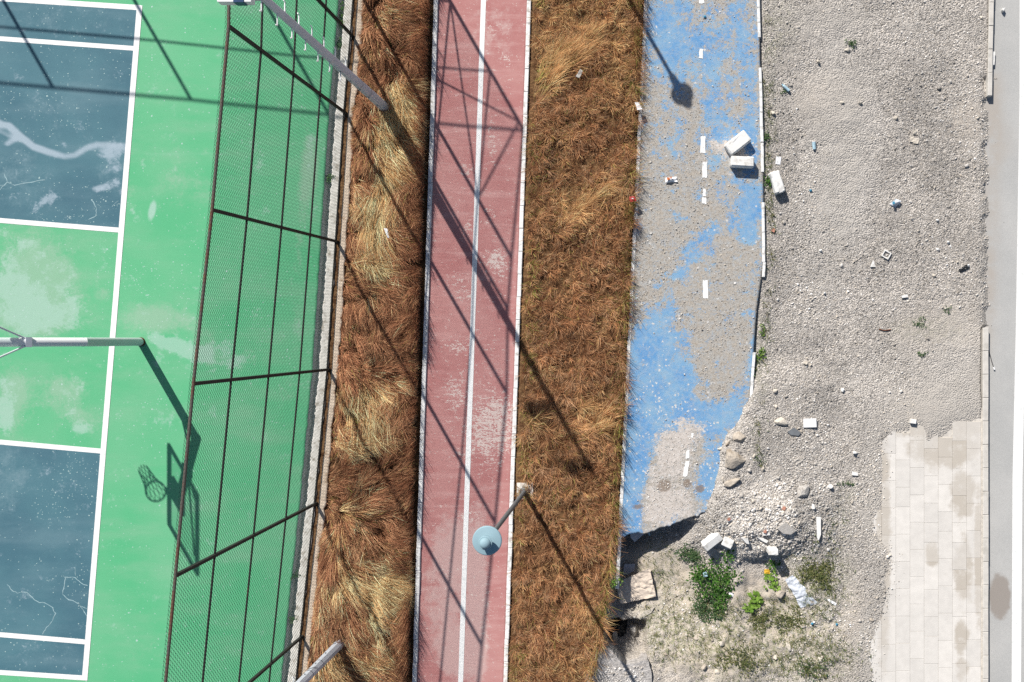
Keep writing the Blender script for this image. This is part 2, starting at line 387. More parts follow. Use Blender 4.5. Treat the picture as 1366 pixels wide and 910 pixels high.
# ------------------------------------------------------------------ outlines in photograph pixels
def lerpf(ys, xs): return lambda y: np.interp(y, ys, xs)
def ext(y0, x0, y1, x1):
    "straight line through two points, carried on beyond the frame"
    return lambda y: x0 + (np.asarray(y, float) - y0) * (x1 - x0) / (y1 - y0)
POSTB = [(490, -192), (474, -22), (469, 47), (460, 150), (449, 322), (438, 493), (421, 672), (402, 850), (385, 1030)]
POSTT = [(337, -463), (314, -221), (307, -124), (305, 35), (283, 280), (258, 512), (234, 768), (211, 1017), (188, 1272)]
fbx = lambda y: np.interp(y, [p[1] for p in POSTB], [p[0] for p in POSTB])
redL = ext(0, 583.5, 910, 554.5); redR = ext(0, 704, 910, 672)
redC = ext(0, 645, 910, 614.5)
bluL = ext(0, 861, 715, 826); bluR = lerpf([-400, 0, 130, 250, 360, 430, 515, 1300], [1005, 1011.5, 1015, 1018, 1019, 1009, 1003, 940])
baseline = ext(10, 186, 905, 113)
ROADX = 1312

# ------------------------------------------------------------------ ground
vs = []; gx0, gx1, gy0, gy1 = 776, 1334, -70, 985
def rect_faces(z, big):
    a, b = W(gx0, gy0, z), W(gx1, gy1, z)
    o = [(-big, big), (big, big), (big, -big), (-big, -big)]; i = [(a.x, a.y), (b.x, a.y), (b.x, b.y), (a.x, b.y)]
    return [(x, y, z) for x, y in o] + [(x, y, z) for x, y in i], [(0, 4, 5, 1), (1, 5, 6, 2), (2, 6, 7, 3), (3, 7, 4, 0)]
v, f = rect_faces(-0.30, 260)
me = bpy.data.meshes.new('ground'); me.from_pydata(v, [], f); me.update()
if me.polygons[0].normal.z < 0: me.flip_normals()
tag(link('ground', me, None, M['far_dirt']), kind='structure')

# --- terrain heights of the stony ground and the washed-out hole, in photograph px
edge_y = lerpf([815, 826, 842, 858, 880, 905, 935, 945, 960], [718, 717, 711, 712, 705, 697, 686, 681, 678])
cover_x = lerpf([-100, 500, 515, 545, 590, 650, 681, 720], [1020, 1012, 1002, 985, 966, 951, 944, 944])
pav_l = lerpf([540, 585, 680, 690, 705, 720, 745, 770, 800, 830, 850, 880, 1000], [1215, 1178, 1177, 1164, 1166, 1178, 1192, 1184, 1184, 1172, 1163, 1166, 1174])
pav_l0 = pav_l
pav_l = lambda y: sum(pav_l0(np.asarray(y) + d) for d in (-14, -9, -4, 0, 4, 9, 14)) / 7
pav_t = lerpf([1150, 1177, 1196, 1215, 1233, 1236, 1253, 1270, 1290, 1313], [600, 585, 575, 567, 570, 590, 577, 566, 556, 552])
def terrain(X, Y):
    z = -0.075 + 0.05 * (fbm(X / 70, Y / 70, 3) - 0.5) + 0.035 * (fbm(X / 16, Y / 16, 9) - 0.5) + 0.022 * (fbm(X / 5, Y / 5, 21, 3) - 0.5)
    rag = (fbm(X / 14, Y / 14, 31) - 0.5) * 26
    # soil washed over the right side of the blue path
    cov = sm(-6, 14, X - cover_x(Y) + rag * 0.6) * sm(470, 520, Y)
    z = z + 0.12 * cov * (1 - sm(1060, 1150, X)) * (1 - sm(690, 760, Y))
    under = (1 - sm(-12, 3, X - cover_x(Y))) * (1 - sm(-10, 6, Y - edge_y(X)))
    z = np.where(X < 1100, z - 0.10 * under, z)
    # heap of pale rubble and the bank under it
    z = z + 0.17 * blobs(X, Y, [(1000, 695, 70, 40, -8, 1), (985, 610, 26, 36, 0, 0.7), (1062, 705, 45, 34, 20, 0.5)]) * (.55 + .9 * fbm(X / 15, Y / 15, 75))
    z = z - 0.13 * sm(734, 752, Y + (X - 1010) * 0.22 + rag * 1.1) * sm(978, 1012, X) * (1 - sm(1036, 1080, X))
    # the hole
    d = 0.34 * blobs(X, Y, [(862, 775, 72, 72, 0, 1)]) + 0.14 * blobs(X, Y, [(930, 800, 80, 70, 0, 1)])
    d = d + 0.24 * np.exp(-((X - (836 - (Y - 740) * 0.12)) / 20.0) ** 2) * sm(700, 726, Y) * (1 - sm(866, 882, Y))
    d = d + 0.30 * np.exp(-((Y - edge_y(X) - 10) / 17.0) ** 2) * (1 - sm(900, 948, X)) * sm(690, 700, Y)
    d = d + 0.65 * sm(800, 812, X) * (1 - sm(856, 866, X)) * sm(832, 846, Y) * (1 - sm(878, 892, Y))
    z = z - d
    z = z + (0.12 * (fbm(X / 24, Y / 24, 71) - 0.5) + 0.10 * (fbm(X / 8, Y / 8, 77) - 0.5)) * sm(740, 790, Y) * (1 - sm(1120, 1180, X))
    # under the surviving slab beyond the hole
    sl = sm(884, 890, Y + (X - 833) * 0.15) * (1 - sm(858, 872, X))
    z = z * (1 - sl) + -0.16 * sl
    # pavement bed
    near = sm(1110, 1150, X) * sm(480, 550, Y)
    dl = X - pav_l(Y) + rag * 0.30; dt = Y - pav_t(X) + rag * 0.4
    thin = sm(-16, 14, dl) * sm(-16, 14, dt); gone = sm(6, 24, dl) * sm(6, 24, dt)
    zp = 0.011 - 0.026 * thin + 0.009 * (fbm(X / 5, Y / 5, 41) - 0.5) + .02 * (1 - sm(-40, -10, np.minimum(dl, dt))) * (fbm(X / 12, Y / 12, 43) - .3) - 0.06 * gone
    z = z * (1 - near) + zp * near
    # towards the road
    k = sm(1270, 1308, X) * (1 - sm(470, 550, Y)); z = z * (1 - k) + (-0.02 + 0.02 * (fbm(X / 6, Y / 6, 51) - .5)) * k
    kerbed = np.maximum(sm(432, 440, Y), 1 - sm(98, 106, Y))
    fall = sm(1306, 1326, X + rag * 0.5) * (1 - kerbed)
    z = z - 0.125 * fall
    cut = kerbed * sm(np.where(Y < 300, 1319, 1310), np.where(Y < 300, 1321, 1312), X)
    return np.where(cut > 0.5, -0.22, z)
xs = np.arange(gx0, gx1 + 1, 2.4); ys = np.arange(gy0, gy1 + 1, 2.4)
TX, TY = np.meshgrid(xs, ys); TZ = terrain(TX, TY)
def tz(px, py):
    fx = (np.asarray(px, float) - xs[0]) / 2.4; fy = (np.asarray(py, float) - ys[0]) / 2.4
    i = np.clip(fx.astype(int), 0, len(xs) - 2); j = np.clip(fy.astype(int), 0, len(ys) - 2); u = fx - i; v_ = fy - j
    return TZ[j, i] * (1 - u) * (1 - v_) + TZ[j, i + 1] * u * (1 - v_) + TZ[j + 1, i] * (1 - u) * v_ + TZ[j + 1, i + 1] * u * v_
SAND = [(900, 800, 70, 50, 0, .9), (1030, 830, 60, 45, 0, .9), (960, 880, 90, 35, 0, .9), (880, 760, 45, 30, 0, .8), (1000, 790, 30, 25, 0, .7), (1100, 870, 40, 40, 0, .5), (1235, 548, 40, 16, 0, .6), (1260, 440, 60, 30, 0, .35), (1090, 130, 30, 30, 0, .35), (1290, 160, 25, 25, 0, .4), (1150, 820, 25, 50, 0, .4)]
PALE = [(1120, 250, 45, 130, 12, .75), (1010, 690, 75, 38, -8, 1.0), (1090, 700, 40, 40, 0, .6), (1290, 560, 50, 60, 0, .55), (1115, 50, 30, 30, 0, .4), (1190, 560, 60, 80, 0, .25), (1170, 780, 18, 80, 0, .35), (1280, 480, 30, 60, 0, .4)]
DARKER = [(1040, 330, 22, 190, 4, .6), (1060, 60, 30, 60, 0, .4), (1240, 130, 60, 80, 20, .55), (1240, 300, 90, 90, 0, .4), (1045, 590, 40, 30, 0, .6), (1015, 740, 40, 16, -20, .5), (1060, 660, 40, 50, 20, .5), (1080, 470, 60, 90, 0, .3), (1140, 860, 20, 60, 30, .6), (905, 730, 40, 12, -20, .6)]  # patches of darker ground tone with denser, darker gravel
MOSS = [(940, 830, 34, 40, 0, .8), (1090, 775, 35, 40, 0, 1.0), (1060, 830, 45, 30, 0, .9), (985, 860, 60, 50, 0, .8), (1085, 880, 50, 30, 0, .9), (880, 800, 30, 70, 0, .6), (1120, 690, 14, 26, 0, .6), (1040, 30, 20, 40, 0, .45), (1025, 120, 10, 90, 0, .35), (1015, 480, 10, 60, 0, .4), (1240, 440, 50, 14, 0, .35), (890, 860, 25, 25, 0, .6), (1130, 660, 14, 12, 0, .4)]
tag(grid('stony_ground', TX, TY, TZ, M['dirt'], {'sand': np.clip(blobs(TX, TY, SAND), 0, 1), 'pale': np.clip(blobs(TX, TY, PALE), 0, 1), 'darker': np.clip(blobs(TX, TY, DARKER), 0, 1), 'moss': np.clip(blobs(TX, TY, MOSS), 0, 1), 'dust': np.clip((1 - sm(8, 34, pav_l(TY) - TX)) * sm(560, 600, TY) + blobs(TX, TY, [(1290, 545, 60, 40, 0, 1), (1210, 560, 40, 24, 0, .8), (1318, 300, 12, 160, 0, .9), (1180, 880, 30, 60, 0, .8), (1265, 500, 70, 60, 0, .5), (1122, 250, 24, 120, 10, .8), (1092, 230, 10, 90, 10, .6), (1110, 120, 50, 50, 0, .5), (1105, 20, 60, 24, 0, .7)]), 0, 1)}, skirt=0.4), kind='structure')

# ------------------------------------------------------------------ the ball court
def nonuni(a, b, c, d, step): return np.concatenate([np.linspace(a, b, 12)[:-1], np.arange(b, c, step), np.linspace(c, d, 12)])
cg_x = np.linspace(0, 1, 2)
cys = nonuni(-240, -20, 930, 1250, 3.0)
ct = nonuni(-900, -20, 400, 400.001, 3.0)[:-11]
cR = lambda y: fbx(y) - 21 + (vnoise(np.asarray(y) / 9.0, 0 * np.asarray(y), 5) - .5) * 1.2
CY = np.repeat(cys[:, None], len(ct), 1); span = (cR(cys)[:, None] - 380) * 1.0
CX = ct[None, :] + np.clip((ct[None, :] - 150) / (ct[-1] - 150), 0, 1) * (cR(cys)[:, None] - ct[-1])
GP = [(40, 360, 45, 60, 0, .75), (70, 390, 50, 40, 0, .5), (20, 420, 50, 25, 0, .6), (60, 430, 45, 20, 0, .5), (15, 535, 20, 45, 0, .8), (90, 530, 25, 30, 20, .55), (115, 562, 20, 16, 0, .55), (60, 520, 40, 20, 0, .3), (138, 392, 10, 8, 0, .5), (245, 250, 40, 25, 10, .35), (240, 205, 60, 14, 0, .2), (190, 430, 45, 18, 0, .35), (222, 425, 50, 20, 10, .55), (270, 470, 22, 20, 0, .5), (320, 480, 30, 14, 0, .4), (412, 225, 12, 38, 5, .9), (402, 300, 7, 50, 5, .4), (398, 440, 7, 30, 5, .4), (175, 255, 8, 20, 0, .3), (130, 250, 10, 10, 0, .2), (385, 520, 10, 16, 0, .35), (200, 870, 40, 20, 0, .15)]
GB = [(38, 372, 55, 55, 0, .42), (70, 425, 45, 22, 0, .42), (15, 410, 30, 40, 0, .42), (120, 330, 20, 10, 0, .3), (95, 520, 18, 24, 20, .42), (110, 565, 22, 14, 0, .42), (8, 535, 14, 40, 0, .5), (290, 475, 40, 20, 0, .45), (240, 452, 22, 14, 10, .45), (395, 500, 16, 20, 0, .35), (400, 440, 8, 16, 0, .4), (205, 448, 12, 9, 20, .6), (235, 462, 30, 9, 12, .65), (265, 472, 18, 9, 0, .55), (50, 410, 30, 22, 0, .35), (10, 555, 10, 25, 0, .5), (412, 218, 7, 25, 5, .5), (110, 573, 9, 6, 0, .45), (315, 482, 16, 8, 0, .4)]
GF = [(215, 545, 30, 40, 0, .8), (190, 375, 30, 20, 0, .9), (250, 385, 12, 25, 0, .9), (330, 450, 40, 30, 0, .5), (190, 110, 15, 30, 0, .5), (330, 400, 60, 40, 0, .3)]
BPA = [(75, 25, 120, 25, 0, .25), (60, 150, 60, 40, 0, .18), (25, 240, 40, 40, 0, .35), (150, 225, 20, 35, 0, .4), (10, 640, 25, 50, 0, .4), (60, 630, 40, 20, 0, .2), (90, 720, 50, 30, 0, .12), (60, 870, 60, 15, 0, .2)]
BB = [(148, 205, 18, 10, -10, .75), (152, 225, 16, 8, -12, .7), (148, 247, 20, 7, -16, .75), (130, 252, 10, 5, -10, .5), (62, 268, 20, 7, -28, .62), (22, 259, 14, 6, -30, .45), (12, 190, 16, 5, -15, .5), (163, 258, 6, 5, 0, .7), (42, 226, 8, 4, 0, .3)]
BF = [(100, 285, 25, 10, 0, 1.0), (140, 272, 25, 14, 0, .9), (105, 245, 14, 14, 0, .8), (100, 625, 40, 25, 0, .9), (70, 675, 20, 20, 0, 1.0), (105, 665, 20, 16, 0, .8), (60, 690, 14, 10, 0, 1.0), (100, 780, 30, 20, 0, .8), (60, 50, 80, 40, 0, .3), (40, 140, 60, 30, 0, .4)]
court = tag(grid('sports_court', CX, CY, np.zeros_like(CX), M['court_green'], {'pale': np.clip(blobs(CX, CY, GP), 0, 1.2), 'blot': np.clip(blobs(CX, CY, GB), 0, 1.2), 'fleck': np.clip(blobs(CX, CY, GF), 0, 1.2), 'smear': np.clip(blobs(CX, CY, [(203, 281, 4.5, 13, 12, 1.0)]) + .3 * stroke(CX, CY, [(172, 196), (200, 206), (300, 205)], 5), 0, 1)}, skirt=0.34, side=M['gutter']), kind='structure')
STREAK = [(-20, 150), (0, 166), (12, 168), (28, 183), (45, 196), (66, 203), (86, 209), (100, 207), (115, 198), (130, 193), (150, 193), (172, 194)]
def blue_panel(yl, yr, xl=-900):
    # yl: height at x=0 and at the baseline for the upper and lower border
    (a0, a1), (b0, b1) = yl, yr
    us = nonuni(-900, -20, 178, 178.001, 3.0)[:-11]; us = us / us[-1]
    n = max(4, int((b0 - a0) / 3)); tt = np.linspace(0, 1, n)
    xr_ = baseline(a1 + (b1 - a1) * tt)[:, None]
    X = np.where(us[None, :] < 0, us[None, :] * 178, us[None, :] * xr_)
    top = a0 + (a1 - a0) * us[None, :]; bot = b0 + (b1 - b0) * us[None, :]
    Y = top + (bot - top) * tt[:, None]
    st = stroke(X, Y, STREAK, 5.5) * (0.75 + 0.25 * sm(90, 50, X)) * (0.72 + .28 * sm(160, 120, X)) + 0.5 * stroke(X, Y, [(0, 176), (20, 185), (10, 192)], 4)
    # smears lie on the right of the panel, brushed down-left
    return grid('blue_panel', X, Y, np.full_like(X, 0.003), M['court_blue'], {'pale': np.clip(blobs(X, Y, BPA), 0, 1), 'blot': np.clip(blobs(X, Y, BB) * .75, 0, 1.2), 'smear': np.clip(blobs(X, Y, BB) * .55 + 0.9 * st, 0, 1), 'fleck': np.clip(blobs(X, Y, BF), 0, 1.2)}, parent=court)
blue_panel((-3, 10), (293, 307)); blue_panel((590, 602), (897, 905))
for (x0, y0, x1, y1, w) in ((-900, -60, 188, 10.5, 7), (-900, -14, 183, 65, 6.2), (-900, 221, 164, 307.5, 6.6), (-900, 509, 137, 602, 6.6), (-900, 770, 117, 856.5, 6.6), (-900, 838, 114.5, 904.5, 6.6)):
    ribbon('court_line', dense((x0, y0), (x1, y1), 8), w, 0.005, M['line'], court)
ribbon('court_line', dense((186.5, 7.3), (113, 907.5), 12), 7.4, 0.0065, M['line'], court)
for pts in ([(10, 780), (16, 788), (23, 791), (35, 790), (40, 794), (50, 803), (60, 804), (70, 811), (74, 818), (70, 828), (62, 837), (57, 846)],
            [(88, 770), (100, 770), (108, 778), (117, 781)], [(88, 770), (85, 785), (84, 793), (92, 800), (100, 803), (108, 808), (116, 812)], [(104, 803), (110, 813), (116, 822)], [(100, 757), (101, 768)],
            [(0, 253), (10, 243), (20, 247), (36, 244), (60, 240)], [(10, 243), (6, 232)], [(122, 266), (129, 278), (128, 288), (118, 293)], [(150, 275), (158, 268)]):
    fine = []
    for a, b in zip(pts[:-1], pts[1:]): fine += [(x + random.uniform(-.7, .7), y + random.uniform(-.7, .7)) for x, y in dense(a, b, 3)[:-1]]
    ribbon('crack', fine + [pts[-1]], 0.8, 0.0045, M['crack'], court, 0.6)

# gutter and the two concrete edgings under the fence
X, Y = strip(lambda y: fbx(y) - 24, lambda y: fbx(y) - 10, -240, 1250, 7, 500)
tag(grid('gutter', X, Y, -0.24 + 0.05 * (fbm(X / 5, Y / 5, 61) - .5), M['gutter']), kind='structure')
X, Y = strip(lambda y: fbx(y) - 13 + (fbm(y / 3, 0 * y, 66) - .5) * 3.4, lambda y: fbx(y) - 1.5 + (fbm(y / 9, 0 * y, 67) - .5) * 3, -240, 1250, 7, 500)
tag(grid('fence_footing', X, Y, -0.03 + 0.015 * (fbm(X / 5, Y / 5, 68) - .5), M['edge_concrete'], skirt=0.3), kind='structure')
X, Y = strip(lambda y: fbx(y) - 3.2, lambda y: fbx(y) + 6, -240, 1250, 4, 200)
tag(grid('fence_trench', X, Y, np.full_like(X, -0.06), M['thatch']), kind='structure')
X, Y = strip(lambda y: fbx(y) + 4 + (fbm(y / 9, 0 * y, 167) - .5) * 2, lambda y: fbx(y) + 12.5 + (fbm(y / 8, 0 * y, 166) - .5) * 5, -240, 1250, 5, 400)
tag(grid('grass_edging', X, Y, -0.02 + 0.01 * (fbm(X / 5, Y / 5, 168) - .5), M['tan_concrete'], skirt=0.3), kind='structure')

# grass beds
X, Y = strip(lambda y: fbx(y) + 9, lambda y: redL(y) - 5, -240, 1250, 24, 260)
bed_a = tag(grid('grass_bed', X, Y, -0.06 + 0.06 * (fbm(X / 14, Y / 14, 81) - .5), M['thatch'], skirt=0.4), kind='structure')
gR = lerpf([-300, 0, 715, 760, 860, 910, 1300], [876, 861, 826, 818, 805, 792, 775])
X, Y = strip(lambda y: redR(y) + 5.5, lambda y: gR(y) - 3 + (fbm(y / 8, 0 * y, 82) - .5) * 4, -240, 1250, 28, 260)
bed_b = tag(grid('grass_bed', X, Y, -0.03 + 0.06 * (fbm(X / 14, Y / 14, 83) - .5), M['thatch'], skirt=1.7), kind='structure')

# ------------------------------------------------------------------ red path with its kerbs
X, Y = strip(lambda y: redL(y), lambda y: redR(y), -900, 1800, 42, 700)
FLK = [(658, 345, 16, 12, 0, .75), (676, 78, 7, 6, 0, .95), (655, 40, 20, 12, 0, .35), (622, 227, 10, 8, 0, .7), (656, 190, 9, 26, 0, .55), (611, 462, 12, 9, 0, .7), (624, 305, 8, 12, 0, .55), (670, 548, 22, 16, 0, .8), (680, 575, 18, 25, 0, .6), (640, 570, 20, 30, 0, .55), (655, 600, 22, 30, 0, .55), (606, 525, 12, 20, 0, .6), (615, 375, 20, 10, 0, .4), (610, 610, 8, 10, 0, .5), (625, 690, 14, 16, 0, .45), (600, 760, 16, 10, 0, .3), (648, 820, 8, 60, 0, .35), (665, 360, 10, 20, 0, .5), (618, 395, 18, 8, 0, .5), (652, 285, 10, 20, 0, .3), (640, 520, 40, 60, 0, .25)]
WRN = [(600, 800, 40, 90, 0, .7), (640, 800, 12, 120, 0, .6), (620, 880, 30, 30, 0, .6), (660, 40, 40, 50, 0, .5), (610, 720, 30, 40, 0, .4), (600, 560, 25, 60, 0, .3), (650, 640, 40, 60, 0, .2)]
red = tag(grid('red_path', X, Y, np.zeros_like(X), M['red'], {'flake': np.clip(blobs(X, Y, FLK), 0, 1), 'worn': np.clip(blobs(X, Y, WRN), 0, 1)}, skirt=0.2), kind='structure')
ribbon('lane_line', dense((redC(-900), -900), (redC(1800), 1800), 90), 6.6, 0.004, M['line'], red, 0.05)
def kerb_mesh(L, w, h, name='kerbstone', e=0.008):
    x, y = w / 2, L / 2
    vs = [(-x, -y, -h), (x, -y, -h), (x, y, -h), (-x, y, -h), (-x, -y, -e), (x, -y, -e), (x, y, -e), (-x, y, -e), (-x + e, -y + e, 0), (x - e, -y + e, 0), (x - e, y - e, 0), (-x + e, y - e, 0)]
    fs = [(0, 1, 5, 4), (1, 2, 6, 5), (2, 3, 7, 6), (3, 0, 4, 7), (4, 5, 9, 8), (5, 6, 10, 9), (6, 7, 11, 10), (7, 4, 8, 11), (8, 9, 10, 11)]
    me = bpy.data.meshes.new(name); me.from_pydata(vs, [], fs); me.update(); return me
def kerb_run(fx, y0, y1, step, w, h, z, mat, parent, skip=(), jit=0.004, gap=0.007):
    me = kerb_mesh(step / 60 - gap, w / 60, h); me.materials.append(mat); y = y0
    while y < y1:
        yc = y + step / 2; y += step
        if any(a < yc < b for a, b in skip): continue
        o = bpy.data.objects.new('kerbstone', me); COL.objects.link(o); o.parent = parent
        x = float(fx(yc)); dx = float(fx(yc + 5) - fx(yc - 5))
        o.location = W(x + random.uniform(-.25, .25), yc, z + random.uniform(-jit, jit))
        o.rotation_euler = (random.uniform(-.006, .006), random.uniform(-.01, .01), math.atan2(dx, 10) + random.uniform(-.008, .008))
kerb_run(lambda y: redL(y) - 1.2, -90, 1000, 30.4, 5.6, 0.22, 0.05, M['white_kerb'], red)
kerb_run(lambda y: redR(y) + 2.2, -90, 1000, 30.4, 5.4, 0.22, 0.025, M['white_kerb'], red)

# ------------------------------------------------------------------ blue path, broken off at the hole
pts_n = 150
ysb = np.concatenate([np.linspace(-1100, -301, 20), np.linspace(-300, 700, 560)]); tb = np.linspace(0, 1, 62)
def slab_bottom(x): return edge_y(x) + (fbm(x / 6.0, 0 * x, 91) - .5) * 5 + (vnoise(x / 2.3, 0 * x, 92) - .5) * 1.6
XB = bluL(ysb)[:, None] + tb[None, :] * (bluR(ysb) - bluL(ysb))[:, None]; YB = np.repeat(ysb[:, None], 62, 1)
xe = np.linspace(826, 960, 62); sh = sm(560, 700, YB)
XB = XB * (1 - sh) + (xe[None, :] + (bluL(YB) - bluL(700.))) * sh
YB = np.where(YB < -300, YB, -300 + (YB + 300) * (slab_bottom(xe)[None, :] + 300) / 1000)
BLUE = [(885, 40, 30, 70, 0, .6), (915, 60, 45, 60, 0, .42), (988, 25, 20, 45, 0, .6), (1000, 120, 11, 60, 0, .7), (958, 60, 30, 40, 0, .35), (955, 130, 28, 45, 0, .45), (958, 180, 40, 24, 0, .6), (890, 190, 25, 50, 0, .3), (1000, 205, 12, 28, 0, .8), (940, 215, 30, 14, 0, .3), (980, 255, 28, 28, 0, .5), (1004, 280, 14, 32, 0, .8), (985, 305, 24, 16, 30, .55), (920, 345, 11, 24, 10, .75), (942, 322, 13, 22, 10, .65), (903, 365, 12, 8, 0, .55), (999, 315, 9, 12, 0, .6), (947, 387, 10, 7, 0, .4), (895, 402, 9, 26, 8, .6), (1003, 375, 9, 14, 0, .55), (995, 418, 12, 8, 0, .5), (915, 447, 24, 9, 0, .5), (870, 470, 22, 55, 5, .9), (890, 500, 46, 48, 0, .95), (848, 580, 16, 120, 3, .9), (900, 540, 62, 38, 0, .95), (965, 548, 34, 24, 0, .75), (992, 500, 14, 28, 15, .8), (1005, 460, 5, 28, 0, .8), (955, 615, 20, 55, 8, .7), (842, 665, 13, 60, 3, .95), (942, 660, 13, 30, 0, .6), (868, 590, 16, 30, 0, .5), (890, 690, 40, 14, 0, .4), (930, 260, 8, 12, 0, .3), (910, 290, 12, 6, 0, .4)]
GRIT = [(962, 470, 34, 46, 0, -.9), (942, 525, 24, 26, 0, -.75), (960, 500, 20, 40, 0, -.3), (930, 190, 16, 40, 0, -.25)]
CHIP = [(905, 590, 34, 26, 0, .62), (893, 640, 28, 46, 0, .75), (900, 685, 46, 20, -10, .55), (925, 570, 18, 18, 0, .4), (870, 672, 22, 24, 0, .4), (905, 560, 12, 8, 0, .4), (965, 700, 20, 20, 0, .4), (972, 192, 12, 20, -25, .5), (938, 212, 9, 5, 0, .7), (953, 195, 7, 13, -20, .75), (985, 205, 18, 14, 0, .7), (985, 230, 25, 8, 0, .4)]
STN = [(886, 648, 9, 10, 60, .9), (917, 645, 6, 6, 0, .9), (934, 652, 6, 6, 0, .9), (851, 676, 10, 4, 0, .7)]
blue = tag(grid('blue_path', XB, YB, np.zeros_like(XB) + 0.006 * (fbm(XB / 9, YB / 9, 95) - .5), M['blue'], {'blue': np.clip(blobs(XB, YB, BLUE + GRIT), 0, 1.1), 'chip': np.clip(blobs(XB, YB, CHIP), 0, 1), 'stain': np.clip(blobs(XB, YB, STN), 0, 1), 'speck': np.clip(blobs(XB, YB, [(850, 650, 26, 70, 0, 1.3), (885, 560, 46, 40, 0, 1.1), (900, 690, 60, 25, 0, 1.2), (940, 620, 26, 60, 0, .8), (880, 480, 30, 50, 0, .4)]), 0, 1)}, skirt=0.13), kind='structure')
kerb_run(lambda y: bluL(y) + .8, -90, 756, 30.2, 4.6, 0.16, 0.012, M['white_kerb'], blue, jit=0.008)
kerb_run(bluR, -90, 515, 20.0, 3.9, 0.14, 0.015, M['white_kerb'], blue, skip=((58, 95), (232, 262), (372, 432), (432, 470)), jit=0.01)
def ragged(name, outline, z, mat, parent, sub=4, amp=.5):
    pts = []
    for a, b in zip(outline, outline[1:] + outline[:1]):
        pts += [(x + random.uniform(-amp, amp), y + random.uniform(-amp, amp)) for x, y in dense(a, b, sub)[:-1]]
    bm = bmesh.new(); f = bm.faces.new([bm.verts.new(W(x, y, z)) for x, y in pts]); bm.normal_update()
    if f.normal.z < 0: f.normal_flip()
    bmesh.ops.triangulate(bm, faces=bm.faces[:]); me = bpy.data.meshes.new(name); bm.to_mesh(me); bm.free()
    return link(name, me, parent, mat)
for x, y0, y1, w in ((936, -6, 5, 6), (935, 66, 78, 5), (938, 182, 204, 6.4), (939.5, 217, 237, 6), (939.5, 252, 262, 4), (939.5, 264, 272, 5), (941, 374, 398, 6.4), (918, 601, 612, 5), (917, 615, 636, 5.5), (924, 578, 584, 3)):
    s = -0.0 if y0 < 500 else -0.16
    ragged('dash_mark', [(x - w / 2 - s * 0, y0), (x + w / 2, y0), (x + w / 2 + s * (y1 - y0), y1), (x - w / 2 + s * (y1 - y0), y1)], 0.008, M['line'], blue, amp=.8)
# what is left of the path beyond the hole
rem = [(799, 860), (815, 868), (826, 880), (834, 887), (850, 884), (864, 880), (870, 900), (866, 940), (855, 1000), (768, 1000), (781, 905)]
def slab(name, outline, z, th, mat, kind=None, parent=None, sub=5, amp=.7):
    pts = []
    for a, b in zip(outline, outline[1:] + outline[:1]):
        pts += [(x + random.uniform(-amp, amp), y + random.uniform(-amp, amp)) for x, y in dense(a, b, sub)[:-1]]
    bm = bmesh.new(); f = bm.faces.new([bm.verts.new(W(x, y, z)) for x, y in pts]); bm.normal_update()
    if f.normal.z < 0: f.normal_flip()
    r = bmesh.ops.extrude_face_region(bm, geom=[f]); lo = [v for v in r['geom'] if isinstance(v, bmesh.types.BMVert)]
    # the extruded copy goes down and becomes the underside
    for v in lo: v.co.z -= th
    bmesh.ops.recalc_face_normals(bm, faces=bm.faces[:]); bmesh.ops.triangulate(bm, faces=[x for x in bm.faces if len(x.verts) > 4])
    me = bpy.data.meshes.new(name); bm.to_mesh(me); bm.free(); return tag(link(name, me, parent, mat), kind=kind)
tag(slab('path_remnant', rem, -0.015, 0.5, simple('gritty_concrete', C(206, 201, 196), 0.95, var=0.3, sc=14, bump=0.03, bsc=30, dirt=C(165, 158, 150), dscale=6)), kind='structure')

# ------------------------------------------------------------------ pavement, kerb, road
pave = bpy.data.objects.new('pavement', None); COL.objects.link(pave); pave['kind'] = 'structure'
cols = [1157.5 + 18.85 * i for i in range(8)] + [1308.6]
marks = {2: 688, 3: 723, 4: 707, 5: 718, 6: 693, 7: 718, 8: 708, 1: 701}
pm = {}
X, Y = np.meshgrid(np.linspace(1156, 1311, 8), np.linspace(544, 988, 20)); grid('bedding_sand', X, Y, np.full_like(X, -.012), M['sand'], parent=pave)
for i in range(8):
    x0, x1 = cols[i], cols[i + 1]; y = marks[i + 1] - 36.4 * 5
    while y < 985:
        L = 36.4 * random.choice((1, 1, 1, 1.0, 0.72)); key = round(L, 1), round(x1 - x0, 1)
        if y + L / 2 > float(pav_t((x0 + x1) / 2)) - 6 and not (i == 0 and y + L / 2 < 672):
            if key not in pm:
                pm[key] = kerb_mesh(L / 60 - 0.004, (x1 - x0) / 60 - 0.004, 0.06, 'paving_slab', 0.003); pm[key].materials.append(M['paver'])
            o = bpy.data.objects.new('paving_slab', pm[key]); COL.objects.link(o); o.parent = pave
            o.location = W((x0 + x1) / 2, y + L / 2, random.uniform(-.003, .003)); o.rotation_euler = (random.uniform(-.004, .004), random.uniform(-.004, .004), random.uniform(-.002, .002))
        y += L
XR, YR = np.meshgrid(np.concatenate([np.arange(1311, 1375, 2.5), np.linspace(1380, 2600, 10)]), np.concatenate([[-6000, -1500], np.arange(-90, 1000, 4.0), [1500, 6000]]))
dust = blobs(XR, YR, [(1326, 130, 16, 40, 0, .7), (1322, 260, 14, 160, 0, .8), (1330, 190, 22, 30, 0, .6), (1322, 400, 8, 60, 0, .5)])
oil = np.exp(-(((XR - 1336.5) / 16.5) ** 2 + ((YR - 798) / 34) ** 2) ** 2.2)
road = tag(grid('road', XR, YR, np.full_like(XR, -0.115), M['road'], {'dust': np.clip(dust, 0, 1), 'oil': oil}), kind='structure')
me = bpy.data.meshes.new('edge_line')
ribbon('edge_line', [(1364.5, -400), (1363.8, 0), (1357.8, 440), (1355, 910), (1352, 1400)], 0.1, -0.111, M['line'], road)
